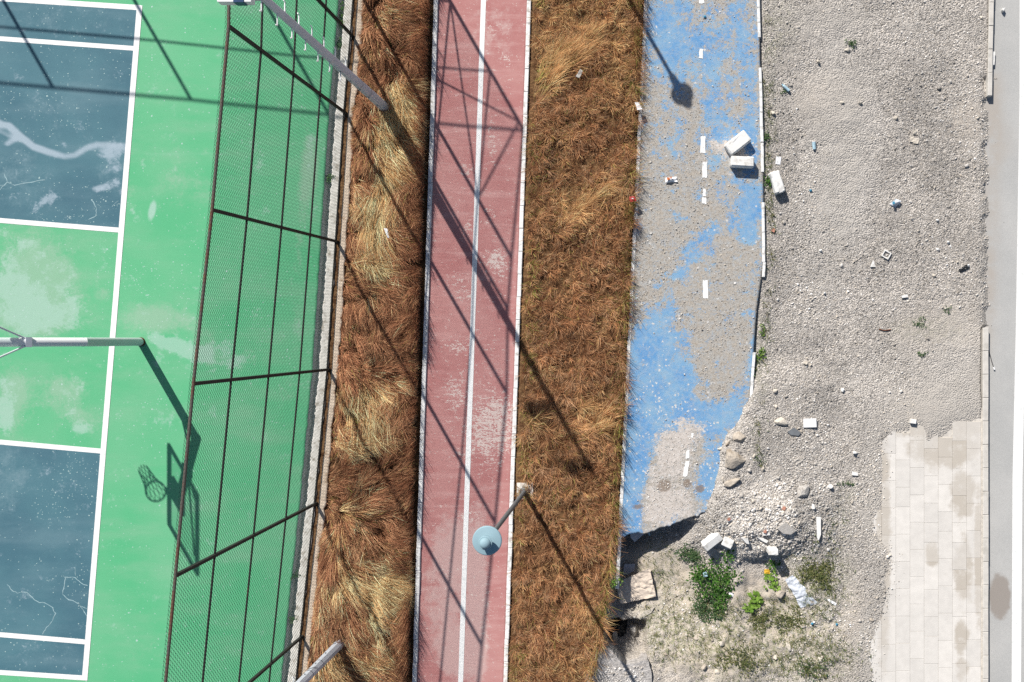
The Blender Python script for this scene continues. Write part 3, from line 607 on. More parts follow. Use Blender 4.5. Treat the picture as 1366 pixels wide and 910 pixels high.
bpy.data.objects.remove(bpy.data.objects['edge_line'])
def poly_sheet(name, outline, z, mat, parent):
    me = bpy.data.meshes.new(name); me.from_pydata([tuple(W(x, y, z)) for x, y in outline], [], [tuple(range(len(outline)))]); me.update()
    if me.polygons[0].normal.z < 0: me.flip_normals()
    return link(name, me, parent, mat)
poly_sheet('edge_line', [(1363.5, -200), (1363, 130), (1358, 440), (1353.6, 640), (1352.5, 910), (1351, 1200), (1363.5, 1200), (1365, 910), (1367, 640), (1371, 440), (1376, 130), (1377, -200)], -0.111, M['line'], road)
kerb_run(ext(437, 1314.5, 910, 1314.5), 437, 1000, 31.2, 7.4, 0.26, 0.028, M['stone_kerb'], road, jit=0.003)
kerb_run(ext(0, 1322.5, 104, 1320.3), -90, 104, 31.2, 6.0, 0.26, 0.03, M['stone_kerb'], road, jit=0.006)

# ------------------------------------------------------------------ dry grass
def blades(name, px, py, z0, L, w, th, lean0, lean1, cols, mat, parent=None):
    n = len(px); x = (px - 683) / 60; y = (455 - py) / 60
    dx, dy = np.cos(th), np.sin(th); tw = th + rng.uniform(-.9, .9, n); sx, sy = -np.sin(tw), np.cos(tw)
    V = np.zeros((n, 7, 3), np.float32); s_prev = 0; hx = np.zeros(n); hz = np.zeros(n)
    for k, s in enumerate((0.0, 0.38, 0.74, 1.0)):
        a = lean0 + (lean1 - lean0) * (s + s_prev) / 2; ds = (s - s_prev) * L
        hx = hx + np.sin(a) * ds; hz = hz + np.cos(a) * ds; s_prev = s
        cx, cy, cz = x + dx * hx, y + dy * hx, z0 + hz
        ww = w * (0.75, 1.0, 0.7, 0)[k] / 2
        if k < 3:
            V[:, 2 * k] = np.stack([cx - sx * ww, cy - sy * ww, cz], -1); V[:, 2 * k + 1] = np.stack([cx + sx * ww, cy + sy * ww, cz], -1)
        else: V[:, 6] = np.stack([cx, cy, cz], -1)
    tri = np.array([(0, 1, 3), (0, 3, 2), (2, 3, 5), (2, 5, 4), (4, 5, 6)])
    F = (tri[None] + (np.arange(n) * 7)[:, None, None]).reshape(-1, 3)
    me = np_mesh(name, V.reshape(-1, 3), F, cols=np.repeat(cols, 7, 0))
    return link(name, me, parent, mat)
def tame(cs, k=.30):
    out = []
    for c in cs:
        g = c[0] * .45 + c[1] * .45 + c[2] * .1; out.append(tuple(v + (g - v) * k for v in c))
    return out
def pick(cols, p, n): return np.array(cols)[rng.choice(len(cols), n, p=np.array(p) / sum(p))]
GK = 0.74
RUSTY = [C(172, 112, 66, GK), C(146, 92, 54, GK), C(194, 140, 88, GK), C(112, 72, 44, GK)]
STRAW = [C(218, 186, 138, GK), C(200, 162, 112, GK), C(234, 208, 164, GK), C(180, 140, 94, GK)]
OLIVE = [C(140, 138, 72, GK), C(112, 122, 62, GK), C(168, 158, 92, GK)]

RUSTY = tame(RUSTY, .21); STRAW = tame(STRAW, .03)
# left bed: long grass, blown over in combed swathes
def left_bed():
    ntuft = 3400; ty = rng.uniform(-120, 1010, ntuft); u = rng.uniform(0, 1, ntuft)
    l = fbx(ty) + 13; r = redL(ty) - 8; tx = l + (r - l) * u
    per = rng.integers(24, 56, ntuft); id_ = np.repeat(np.arange(ntuft), per); n = len(id_)
    px = tx[id_] + rng.normal(0, 2.9, n); py = ty[id_] + rng.normal(0, 2.9, n)
    lo, hi = fbx(py) + 10, redL(py) - 8; ok = (px > lo) & (px < hi); px, py, id_ = px[ok], py[ok], id_[ok]; n = len(px)
    flow = -1.0 + 4.2 * (fbm(tx / 60, ty / 60, 101, 3) - .5) * 2
    for cx, cy, rr, ang in ((500, 790, 55, -0.45), (490, 540, 45, -0.95), (500, 300, 50, -1.35), (525, 180, 40, -1.2), (480, 880, 60, -0.2), (440, 790, 25, -1.7), (545, 330, 30, .1), (540, 480, 40, .4), (560, 110, 35, 0.0), (455, 430, 25, -1.2), (540, 700, 40, -.2)):
        k = np.exp(-(((tx - cx) / rr) ** 2 + ((ty - cy) / rr) ** 2)); flow = flow * (1 - k) + ang * k
    straw = np.clip(blobs(tx, ty, [(530, 128, 17, 26, 0, 1), (520, 180, 26, 50, 0, .8), (503, 270, 16, 50, 8, .9), (495, 345, 16, 46, 8, .9), (480, 310, 14, 60, 0, .35), (500, 545, 34, 42, -35, .75), (470, 590, 34, 24, 0, .5), (510, 782, 44, 28, 0, .9), (440, 775, 20, 46, 0, .3), (480, 882, 66, 26, 0, .55), (500, 830, 36, 30, 0, .25), (470, 120, 10, 110, 0, .5), (470, 760, 60, 100, 0, .25), (462, 680, 20, 30, 0, .4), (510, 30, 14, 24, 0, .4)]) + 1.1 * (fbm(tx / 22, ty / 22, 103) - .5), 0, 1)
    flow = flow + 1.1 * (fbm(tx / 11, ty / 11, 109, 3) - .5) * 2 * (1.3 - straw) + rng.normal(0, .12, ntuft)
    th = flow[id_] + rng.normal(0, .17, n) + 0.22 * (1 - straw[id_]) * rng.normal(0, 1, n)
    ed = np.clip((redL(py) - px - 8) / 26, 0, 1)                    # the side next to the path stands up, it does not hang over the kerb
    clump = sm(.3, .7, fbm(tx / 13, ty / 13, 105, 3))
    L = (0.20 + 0.42 * clump[id_] + 0.24 * straw[id_]) * rng.uniform(.55, 1.2, n) * np.clip((px - fbx(py) - 8) / 12, 0.3, 1)
    near_ = (ed < .5) & (np.cos(th) > -.1); th = np.where(near_, math.pi - th, th)
    cth = np.cos(th); L = np.where(cth > .15, np.minimum(L, np.maximum((redL(py) - 9 - px) / 60, 0) / np.maximum(cth, .15) + .14), L); L = np.where(cth < -.15, np.minimum(L, np.maximum(px - fbx(py) - 14, 0) / 60 / np.maximum(-cth, .15) + .12), L)
    s = straw[id_]; l0 = np.clip(rng.normal(.45, .25, n) + .4 * s, .05, 1.3) * (.3 + .7 * ed); l1 = np.clip(rng.normal(1.45, .25, n) + .12 * s, .7, 1.75) * (.55 + .45 * ed)
    m = rng.uniform(0, 1, ntuft)[id_] * .6 + rng.uniform(0, 1, n) * .4 < s
    ct, cu = rng.integers(0, 4, ntuft)[id_], rng.integers(0, 4, n); ci = np.where(rng.uniform(0, 1, n) < .6, ct, cu)
    col = np.where(m[:, None], np.array(STRAW)[ci], np.array(RUSTY)[ci])
    g = rng.uniform(0, 1, n) < 0.06 * (1 - s) * (vnoise(px / 9, py / 9, 107) > .6); col = np.where(g[:, None], pick(OLIVE, (1, 1, 1), n), col)
    col = col * rng.uniform(.72, 1.22, ntuft)[id_][:, None] * rng.uniform(.8, 1.2, n)[:, None]
    # standing stems along the path side: they throw the spiky shadows on kerb and path
    k = 5500; ey = rng.uniform(-70, 985, k); ey = ey[vnoise(ey / 11, 0 * ey, 181) > .28]; k = len(ey); ex = redL(ey) - 8 - np.abs(rng.normal(0, 4.5, k))
    px = np.concatenate([px, ex]); py = np.concatenate([py, ey]); L = np.concatenate([L, rng.uniform(.40, .85, k) * (.45 + .75 * vnoise(ey / 16, 0 * ey, 182))])
    th = np.concatenate([th, rng.uniform(1.2, 5.1, k)]); l0 = np.concatenate([l0, rng.uniform(.0, .12, k)]); l1 = np.concatenate([l1, rng.uniform(.15, .55, k)])
    col = np.concatenate([col, np.array(RUSTY)[rng.integers(0, 4, k)] * rng.uniform(.7, 1.2, k)[:, None]]); n = len(px)
    o = blades('dry_grass', px, py, -0.06 + 0 * px, L, rng.uniform(.0045, .0095, n), th, l0, l1, col, M['blade'])
    tag(o, 'tall rust and straw coloured grass combed over beside the fence', 'dry grass', kind='stuff'); print('left blades', n)
left_bed()
def right_bed():
    ntuft = 7600; ty = rng.uniform(-120, 1010, ntuft); u = rng.uniform(0, 1, ntuft)
    l = redR(ty) + 11; r = gR(ty) - 3; tx = l + (r - l) * u
    clump = sm(.36, .64, fbm(tx / 6.5, ty / 6.5, 115, 3))
    per = (6 + 26 * clump * rng.uniform(.6, 1.2, ntuft)).astype(int); id_ = np.repeat(np.arange(ntuft), per); n = len(id_)
    ang = rng.uniform(0, 2 * math.pi, n); rad = np.abs(rng.normal(0, 2.0, n))
    px = tx[id_] + np.cos(ang) * rad; py = ty[id_] - np.sin(ang) * rad
    lo, hi = redR(py) + 8 + 5 * vnoise(py / 12, 0 * py, 118), gR(py) - 2; ok = (px > lo) & (px < hi); px, py, id_, ang = px[ok], py[ok], id_[ok], ang[ok]; n = len(px)
    flow = 5.5 * (fbm(tx / 42, ty / 42, 111, 3) - .5) - .6
    sweep = np.clip(stroke(tx, ty, [(712, 112), (735, 82), (765, 62), (795, 50)], 13) + stroke(tx, ty, [(720, 130), (745, 95), (775, 80)], 9) + stroke(tx, ty, [(745, 305), (785, 270), (815, 250)], 7) + stroke(tx, ty, [(705, 555), (740, 570), (780, 580), (815, 560)], 9) + .8 * stroke(tx, ty, [(770, 545), (800, 552), (815, 560)], 9), 0, 1)
    flow = (flow + rng.normal(0, 1.0, ntuft)) * (1 - sweep) + 0.75 * sweep
    k = sweep[id_]; rad_w = 0.32 * (1 - k)
    th = np.where(rng.uniform(0, 1, n) < rad_w, ang + rng.normal(0, .35, n), flow[id_] + rng.normal(0, .35, n)); th = np.where(rng.uniform(0, 1, n) < .34 * (1 - k), rng.uniform(0, 6.28, n), th)
    L = (0.075 + 0.22 * clump[id_] + .18 * k) * rng.uniform(.55, 1.25, n) * (0.75 + .6 * vnoise(px / 40, py / 40, 117)) * (1 + .40 * (gR(py) - px < 12) * (vnoise(py / 14, 0 * py, 171) > .35))
    l0 = np.clip(rng.normal(.35, .25, n) + .3 * k, .02, 1.2); l1 = np.clip(rng.normal(1.3, .4, n) + .2 * k, .4, 2.0)
    gold = np.clip(blobs(tx, ty, [(770, 30, 90, 60, 0, .4), (730, 110, 30, 40, 0, .4), (790, 560, 40, 25, 0, .4), (770, 850, 60, 70, 0, .25), (830, 100, 20, 80, 0, .4), (770, 270, 60, 30, 0, .3)]) + 1.1 * (fbm(tx / 26, ty / 26, 113) - .5) + .5 * sweep, 0, 1)[id_]
    m = rng.uniform(0, 1, n) < gold
    BROWN = [C(176, 120, 72, GK), C(150, 98, 56, GK), C(200, 146, 92, GK), C(122, 82, 52, GK), C(176, 138, 100, GK)]
    GOLD = [C(210, 162, 100, GK), C(194, 146, 88, GK), C(224, 184, 124, GK)]
    BROWN = [tuple(v * .93 for v in c) for c in tame(BROWN, .16)]; GOLD = tame(GOLD, .14)
    ci = np.where(rng.uniform(0, 1, n) < .6, rng.integers(0, 5, ntuft)[id_], rng.integers(0, 5, n))
    col = np.where(m[:, None], np.array(GOLD)[ci % 3], np.array(BROWN)[ci])
    e = np.minimum(px - redR(py) - 8, 1.1 * (gR(py) - px)); g = rng.uniform(0, 1, n) < np.where(e < 16, .34, .05) * (vnoise(px / 10, py / 16, 119) > .5)
    col = np.where(g[:, None], pick(OLIVE, (1, 1, 1), n), col)
    col = col * (rng.uniform(.70, 1.22, ntuft) * (.72 + .5 * fbm(tx / 24, ty / 24, 177, 3)))[id_][:, None] * rng.uniform(.8, 1.2, n)[:, None] * 1.0
    k = 5200; ey = rng.uniform(-70, 900, k); ey = ey[vnoise(ey / 12, 0 * ey, 191) > .42]; k = len(ey); ex = gR(ey) - 3 - np.abs(rng.normal(0, 5, k))
    px = np.concatenate([px, ex]); py = np.concatenate([py, ey]); L = np.concatenate([L, rng.uniform(.25, .62, k) * (.5 + .7 * vnoise(ey / 16, 0 * ey, 192))])
    th = np.concatenate([th, rng.uniform(-1.4, 4.6, k)]); l0 = np.concatenate([l0, rng.uniform(.0, .15, k)]); l1 = np.concatenate([l1, rng.uniform(.2, .7, k)])
    col = np.concatenate([col, np.array(BROWN + OLIVE)[rng.integers(0, 8, k)] * rng.uniform(.7, 1.2, k)[:, None]]); n = len(px)
    o = blades('dry_grass', px, py, -0.03 + 0 * px, L, rng.uniform(.004, .0082, n), th, l0, l1, col, M['blade'])
    tag(o, 'shorter brown tufted grass between the red and blue paths', 'dry grass', kind='stuff'); print('right blades', n)
right_bed()
# low weeds over the soil by the hole and thin tufts along edges
def weeds():
    n = 26000; px = rng.uniform(850, 1180, n); py = rng.uniform(690, 960, n)
    f = np.clip(blobs(px, py, MOSS), 0, 1) * (fbm(px / 7, py / 7, 121) > .47) * (tz(px, py) > -.75)
    ok = rng.uniform(0, 1, n) < f; px, py = px[ok], py[ok]
    n2 = 2600; q2 = rng.uniform(-20, 640, n2); qx = np.interp(q2, [0, 130, 360, 515], [1018, 1022, 1024, 1008]) + rng.normal(4, 5, n2); ok2 = fbm(qx / 9, q2 / 14, 131) > .56
    px = np.concatenate([px, qx[ok2]]); py = np.concatenate([py, q2[ok2]])
    n = len(px); col = pick([C(112, 132, 62), C(140, 148, 84), C(92, 116, 60), C(168, 158, 108), C(84, 110, 70)], (3, 3, 2, 3, 2), n) * rng.uniform(.8, 1.2, n)[:, None]
    o = blades('low_weeds', px, py, tz(px, py), rng.uniform(.04, .12, n), rng.uniform(.006, .012, n), rng.uniform(0, 6.28, n), rng.uniform(.1, .8, n), rng.uniform(.8, 1.6, n), col, M['leaf'])
    tag(o, 'sparse low green weeds on the bare soil around the hole', 'weeds', kind='stuff')
weeds()

# ------------------------------------------------------------------ loose gravel
def gravel(name, px, py, z, size, cols, label, flat=1.0):
    n = len(px); base = np.array([(x, y, w) for w in (-1, 1) for y in (-1, 1) for x in (-1, 1)], float)
    quads = np.array([(4, 5, 7, 6), (0, 1, 5, 4), (2, 6, 7, 3), (0, 4, 6, 2), (1, 3, 7, 5)])
    P = base[None] * rng.uniform(.35, 1.0, (n, 8, 3)) * (size[:, None, None] * np.stack([rng.uniform(.7, 1.3, n), rng.uniform(.6, 1.0, n), flat * rng.uniform(.35, .65, n)], -1)[:, None, :])
    a = rng.uniform(0, 6.28, n); t = rng.uniform(-.5, .5, n)
    ca, sa, ct_, st_ = np.cos(a)[:, None], np.sin(a)[:, None], np.cos(t)[:, None], np.sin(t)[:, None]
    x, y, w = P[..., 0], P[..., 1], P[..., 2]
    y, w = y * ct_ - w * st_, y * st_ + w * ct_
    x, y = x * ca - y * sa, x * sa + y * ca
    V = np.stack([x + ((px - 683) / 60)[:, None], y + ((455 - py) / 60)[:, None], w + (z + size * .16 * flat)[:, None]], -1)
    F = (quads[None] + (np.arange(n) * 8)[:, None, None]).reshape(-1, 4)
    o = link(name, np_mesh(name, V.reshape(-1, 3), F, cols=np.repeat(cols, 8, 0)), None, M['pebble'])
    return tag(o, label, 'gravel', kind='stuff')
STONE = [C(224, 218, 209), C(244, 239, 232), C(206, 199, 190), C(182, 176, 168), (.74, .72, .69), C(226, 215, 199)]
def ground_gravel():
    n = 330000; px = rng.uniform(800, 1326, n); py = rng.uniform(-30, 940, n)
    f = 0.42 + 0.55 * sm(.42, .66, fbm(px / 60, py / 60, 141)) + .5 * np.clip(blobs(px, py, DARKER), 0, 1) + 1.1 * np.clip(blobs(px, py, [(1005, 692, 80, 42, -8, 1), (1080, 700, 50, 40, 0, .7)]), 0, 1)
    f = f - .7 * np.clip(blobs(px, py, [PALE[0], PALE[4], PALE[5], (1290, 520, 40, 60, 0, 1)]), 0, 1)
    f = f - .75 * np.clip(blobs(px, py, [(1120, 120, 55, 55, 0, .8), (1110, 20, 60, 25, 0, .9), (1260, 470, 40, 50, 0, .6), (1290, 550, 60, 50, 0, 1.2)] + [(a, b, c_, d, e, g * .75) for a, b, c_, d, e, g in SAND]), 0, 1)
    inpath = (px < np.where(py < 515, 1018, cover_x(py) - 6)) & (py < edge_y(px)); inpav = np.minimum(px - pav_l(py), py - pav_t(px)) > rng.exponential(4.5, n) - 4
    rem_ = (px < 868) & (py > 884)
    kerbed = ((py > 436) | (py < 104)) & (px > 1310)
    ok = (rng.uniform(0, 1, n) < f * .75) & ~inpath & ~inpav & ~kerbed & ~rem_ & (px > 826 - (py - 700) * .15)
    px, py = px[ok], py[ok]; n = len(px); s = np.clip(rng.lognormal(-4.72, .36, n), .006, .045) * np.where(rng.uniform(0, 1, n) < .05, 1.9, 1.0) * (1 + .55 * np.clip(blobs(px, py, [(1005, 692, 80, 42, -8, 1), (1080, 700, 50, 40, 0, .7)]), 0, 1))
    tone = (0.64 + .62 * sm(.35, .65, fbm(px / 45, py / 45, 143)) - .22 * np.clip(blobs(px, py, DARKER), 0, 1) + .22 * np.clip(blobs(px, py, PALE), 0, 1))[:, None]
    col = pick(STONE, (5, 3, 4, 3, 1.4, 2), n) * rng.uniform(.75, 1.15, n)[:, None] * np.clip(tone, .78, 1.3)
    gravel('ground_gravel', px, py, np.where((px > pav_l(py) - 12) & (py > pav_t(px) - 12), np.maximum(tz(px, py), .002), tz(px, py)), s, col, 'loose grey gravel strewn over the bare stony ground'); print('gravel', n)
    n = 42000; py = rng.uniform(-30, 716, n); px = bluL(py) + rng.uniform(0, 1, n) * (1022 - bluL(py))
    b = np.clip(blobs(px, py, BLUE + GRIT), 0, 1); ch = np.clip(blobs(px, py, CHIP[:5]), 0, 1)
    f = np.clip(1.0 - 1.2 * b, .02, 1) * (.35 + .65 * sm(.35, .6, fbm(px / 20, py / 20, 151))) + .25 * ch
    ok = (rng.uniform(0, 1, n) < f * .62) & (py < edge_y(px) - 4) & (px < bluR(py) - 2) & ((py < 540) | (px < cover_x(py)))
    px, py = px[ok], py[ok]; n = len(px); s = np.clip(rng.lognormal(-4.85, .42, n), .004, .03)
    lowr = (py > 560)[:, None]
    col = np.where(lowr, pick(STONE, (2, 4, 1, .6, 4, 3), n), pick(STONE, (5, 2, 5, 3, .8, 3), n)) * rng.uniform(.75, 1.12, n)[:, None] * .95
    gravel('path_gravel', px, py, 0 * px + .002, s, col, 'fine grit and gravel lying over the worn blue path', .7); print('path gravel', n)
    n = 1800; px = rng.uniform(775, 868, n); py = rng.uniform(872, 960, n); ok = (py > 890 - (px - 800) * .0 - 4 * (px < 815)) & (px < 862) & (px > 800 - (py - 870) * .4)
    px, py = px[ok], py[ok]; n = len(px)
    gravel('remnant_gravel', px, py, 0 * px - .014, np.clip(rng.lognormal(-4.4, .4, n), .006, .04), pick(STONE, (4, 4, 2, 1, 3, 1), n), 'gravel on the path remnant beyond the hole')
ground_gravel()

# ------------------------------------------------------------------ chain link fence
FZ = 5.6; FR = [1.0, 0.785, 0.53, 0.277, 0.02]
def fence(bases, tops, label, mesh_on=True, braces=()):
    o0 = W(*bases[0]); fo = empty('chain_link_fence', o0, label, 'fence')
    B = [W(*p) - o0 for p in bases]; T = [PZ(p[0], p[1], FZ) - o0 for p in tops]
    for b, t in zip(B, T):
        d = t - b; q_ = MB(); u = (B[-1] - B[0]).normalized(); v_ = Vector((-u.y, u.x, 0))
        h = 0.027
        vs = [b + u * a * h + v_ * c_ * h - Vector((0, 0, .15)) for a, c_ in ((-1, -1), (1, -1), (1, 1), (-1, 1))] + [t + u * a * h + v_ * c_ * h for a, c_ in ((-1, -1), (1, -1), (1, 1), (-1, 1))]
        q_.add(vs, [(0, 1, 5, 4), (1, 2, 6, 5), (2, 3, 7, 6), (3, 0, 4, 7), (4, 5, 6, 7)]); q_.build('post', M['fence'], fo)
    for k, fr in enumerate(FR):
        q_ = MB(); r = 0.026 if k == 0 else 0.020
        pts = [b.lerp(t, fr) for b, t in zip(B, T)]
        if k == 4: pts = [Vector((p.x, p.y, 0.07)) for p in pts]
        for a, b in zip(pts[:-1], pts[1:]): q_.tube(a, b, r, r, 8)
        q_.build('rail', M['rail'] if k in (0,) else M['fence'], fo)
    for i, j, u0, v0, u1, v1 in braces:
        f_ = lambda u, v_: B[i].lerp(B[j], u).lerp(T[i].lerp(T[j], u), v_)
        MB().tube(f_(u0, v0), f_(u1, v1), .02, .02, 6).build('brace', M['fence'], fo)
    if mesh_on:
        Vs = []; Fs = []; cnt = 0; cell = 0.068; r = 0.0031; off = (B[-1] - B[0]).normalized().cross(Vector((0, 0, 1))) * 0.03
        for (b0, t0, b1, t1) in zip(B[:-1], T[:-1], B[1:], T[1:]):
            Lb = (b1 - b0).length; nw = max(2, int(round(Lb / cell))); nh = int(round(FZ / (cell * .5)))
            jj = np.arange(nh + 3)
            for w in range(nw):
                # one wire: a zigzag from the bottom rail to barbs above the top rail
                u = (w + np.where(jj % 2 == 0, 0.0, 0.5 + 0.5) + 0.0) / nw
                u = np.clip(u, 0, 1); v_ = jj / nh
                p = np.array([b0 + off])[0] * 1.0
                bb = np.array(b0)[None] * (1 - u)[:, None] + np.array(b1)[None] * u[:, None]
                tt = np.array(t0)[None] * (1 - u)[:, None] + np.array(t1)[None] * u[:, None]
                P = bb * (1 - v_)[:, None] + tt * v_[:, None] + np.array(off)[None] + np.array(off)[None] * (0.12 * np.where(jj % 2 == 0, 1, -1))[:, None]
                nrm = np.array(off.normalized()); ax = np.array((b1 - b0).normalized())
                ring = np.stack([P + nrm * r, P - nrm * r * .5 + ax * r * .87, P - nrm * r * .5 - ax * r * .87], 1)
                Vs.append(ring.reshape(-1, 3)); m = len(P)
                k0 = np.arange(m - 1)[:, None] * 3
                for a_, b_ in ((0, 1), (1, 2), (2, 0)):
                    Fs.append(cnt + np.concatenate([k0 + a_, k0 + b_, k0 + 3 + b_, k0 + 3 + a_], 1))
                cnt += m * 3
        o = link('wire_mesh', np_mesh('wire_mesh', np.vstack(Vs), np.vstack(Fs)), fo, M['wire']); o['kind'] = 'stuff'; print('mesh quads', sum(len(f) for f in Fs))
    return fo
fence(POSTB, POSTT, 'tall dark chain link fence with rusty rails along the green court', True,
      ((0, 1, 0, .53, 1, .785), (0, 1, 0, .97, 1, .277), (0, 1, 0, .97, 1, .785)))
NB = [(490, -192), (230, -213), (46, -233), (-138, -249), (-322, -265)]
fence(NB, [(NAD[0] + (x - NAD[0]) * 1.418, NAD[1] + (y - NAD[1]) * 1.418) for x, y in NB], 'end fence of the court that throws the level rail shadows across its top', False)

# ------------------------------------------------------------------ floodlight poles
def flood_pole(px, py, label, rungs=True):
    t = empty('floodlight_pole', W(px, py, -0.05), label, 'light pole', 'floodlight poles by the fence')
    H = 7.65
    MB().tube((0, 0, 0), (0, 0, H), 0.115, 0.05, 8, True, False, R(22.5)).build('mast', M['galv'], t)
    b = MB(); b.box((0, 0, .03), (.42, .42, .03)); b.build('base_plate', M['galv'], t)
    for k in range(4): MB().tube((.16 * (1 if k % 2 else -1), .16 * (1 if k > 1 else -1), .03), (.16 * (1 if k % 2 else -1), .16 * (1 if k > 1 else -1), .1), .014, n=6).build('bolt', M['galv_dark'], t)
    for z in (0.12, 1.35, 1.9): MB().tube((0, 0, z), (0, 0, z + .012), 0.1155 - .0085 * z + .0025, n=8, smooth=False, rot=R(22.5)).build('seam_band', M['galv_dark'], t)
    for i in range(9):
        z = 0.7 + .28 * i; s = 1 if i % 2 else -1; r = .115 - .0085 * z
        MB().tube((0, s * (r * .9), z), (0, s * (r + .004), z), .014, n=6).build('bolt_hole', M['galv_dark'], t)
    for i in range(18):
        z = 2.65 + .28 * i
        if z > H - .4: break
        s = 1 if i % 2 == 0 else -1; r = .115 - .0085 * z
        MB().path([(0, s * r, z), (0, s * (r + .17), z), (0, s * (r + .18), z + .055)], .011).build('rung', M['hoop_white'], t)
    for zz in (6.22, 7.42):
        MB().box((-.34, 0, zz - .02), (.66, .06, .06)).build('crossarm', M['galv'], t)
        lw = .50 if zz < 7 else .26; f = MB().box((-.37, -.04, zz + .085), (lw, .16, .14 if zz < 7 else .08)).build('floodlight', M['hoop_white'], t)
        MB().box((-.30, -.045, zz + .10), (.15 if zz < 7 else .08, .18, .14 if zz < 7 else .08)).build('driver_box', M['navy'], f)
        MB().box((-.37, -.04, zz + .011), (lw - .06, .12, .012)).build('lens', M['navy'], f)
    return t
flood_pole(515, 145, 'grey octagonal pole with white climbing pegs at the top of the grass strip')
flood_pole(455, 857, 'pale grey octagonal pole standing in straw grass near the bottom edge')

# ------------------------------------------------------------------ path lamps
def lamp(px, py):
    t = empty('street_lamp', W(px, py, -0.02), 'slim grey lamp post with pale disc head at the red path edge', 'street lamp', 'lamps along the red path')
    b = MB(); b.box((0, 0, .0), (.36, .36, .10)); b.build('footing', M['edge_concrete'], t)
    MB().lathe([(.11, .05), (.11, .08), (.06, .10)], 16).build('base_flange', M['lamp_post'], t)
    MB().tube((0, 0, .05), (0, 0, 4.35), .05, .042, 14).build('post', M['lamp_post'], t)
    MB().lathe([(.045, 4.3), (.075, 4.36), (.10, 4.6), (.085, 4.68), (.05, 4.72)], 24).build('lantern', M['lamp_head'], t)
    d = MB(); d.lathe([(.240, 4.695), (.248, 4.70)], 48); d.lathe([(.248, 4.70), (.246, 4.722)], 48); d.lathe([(.246, 4.722), (.232, 4.732)], 48); d.lathe([(.232, 4.732), (.10, 4.755)], 48)
    d.build('disc_shade', M['lamp_head'], t)
    c = MB(); c.lathe([(.055, 4.75), (.055, 4.87)], 24); c.lathe([(.112, 4.868), (.116, 4.888)], 40); c.lathe([(.116, 4.888), (.108, 4.896)], 40); c.lathe([(.092, 4.896), (.090, 4.915)], 40)
    c.lathe([(.090, 4.915), (.078, 4.938), (.055, 4.956), (.028, 4.966), (.003, 4.968)], 40); c.build('dome_cap', M['lamp_head'], t)
    return t
def copy_tree(o, parent=None):
    c = o.copy(); COL.objects.link(c)
    if parent is not None: c.parent = parent
    for ch in list(o.children): copy_tree(ch, c)
    return c
lp = lamp(700.5, 655)
l2 = copy_tree(lp); l2.location = W(735, -181, -0.02); l2['label'] = 'lamp post whose round shadow falls on the blue path'

# ------------------------------------------------------------------ basketball hoop
def hoop():
    o = W(188, 456); t = empty('basketball_hoop', o, 'white basketball hoop stand behind the baseline of the court', 'basketball hoop')
    Mz = lambda a: Matrix.Rotation(a, 3, 'Y')
    MB().tube((0, 0, 0), (0, 0, 2.0), .09, .09, 20).build('pole', M['hoop_pole'], t)
    MB().tube((0.0, 0, .0), (0, 0, .05), .098, .094, 20).build('base_collar', M['rust'], t)
    a, b = Vector((.04, 0, 1.93)), Vector((-1.12, 0, 3.18)); d = b - a; ang = math.atan2(d.x, d.z)
    MB().tube(a, b, .088, .088, 20).build('arm', M['hoop_white'], t)
    MB().tube((-.05, 0, 1.55), (-.33, 0, 2.32), .025, n=8).build('arm_strut', M['hoop_pole'], t)
    x0 = -1.19
    for s in (-1, 1):
        MB().tube(a + d * .57 + Vector((0, s * .07, .05)), (x0 + .03, s * .64, 3.78), .020, n=8).build('stay', M['hoop_white'], t)
    MB().box(a + d * .57, (.20, .19, .10), Mz(ang)).build('clamp', M['galv'], t)
    MB().box((x0 + .05, 0, 3.15), (.08, .46, .40)).build('mounting_plate', M['hoop_pole'], t)
    q = NT('acrylic_sheet'); q.b.inputs['Transmission Weight'].default_value = 0.0
    tr = q.n('ShaderNodeBsdfTransparent'); tr.inputs[0].default_value = (.88, .93, .92, 1); df = q.n('ShaderNodeBsdfDiffuse'); df.inputs[0].default_value = (.5, .56, .56, 1)
    mx = q.n('ShaderNodeMixShader'); mx.inputs[0].default_value = .06; q.t.links.new(tr.outputs[0], mx.inputs[1]); q.t.links.new(df.outputs[0], mx.inputs[2])
    q.t.links.new(mx.outputs[0], [n for n in q.t.nodes if n.type == 'OUTPUT_MATERIAL'][0].inputs[0])
    MB().box((x0, 0, 3.425), (.012, 1.72, 1.0)).build('backboard', q.m, t)
    fr = MB()
    for s in (-1, 1):
        fr.box((x0, s * .875, 3.425), (.06, .06, 1.06)); fr.box((x0, 0, 3.425 + s * .50), (.06, 1.69, .07))
    fr.build('board_frame', M['hoop_white'], t)
    ring = [(x0 - .38 + .225 * math.cos(k * math.pi / 16), .225 * math.sin(k * math.pi / 16), 3.05) for k in range(33)]
    MB().path(ring, .016, 6).build('rim', M['rust'], t)
    MB().box((x0 - .08, 0, 3.04), (.16, .14, .03)).build('rim_bracket', M['rust'], t)
    net = MB()
    for k in range(12):
        a0 = 2 * math.pi * k / 12
        for sgn in (1, -1):
            p = [(x0 - .38 + r_ * math.cos(a0 + sgn * j * math.pi / 12), r_ * math.sin(a0 + sgn * j * math.pi / 12), 3.05 - .11 * j) for j, r_ in enumerate((.225, .18, .15, .13, .12))]
            net.path(p, .008, 3)
    net.build('net', M['net'], t)
hoop()

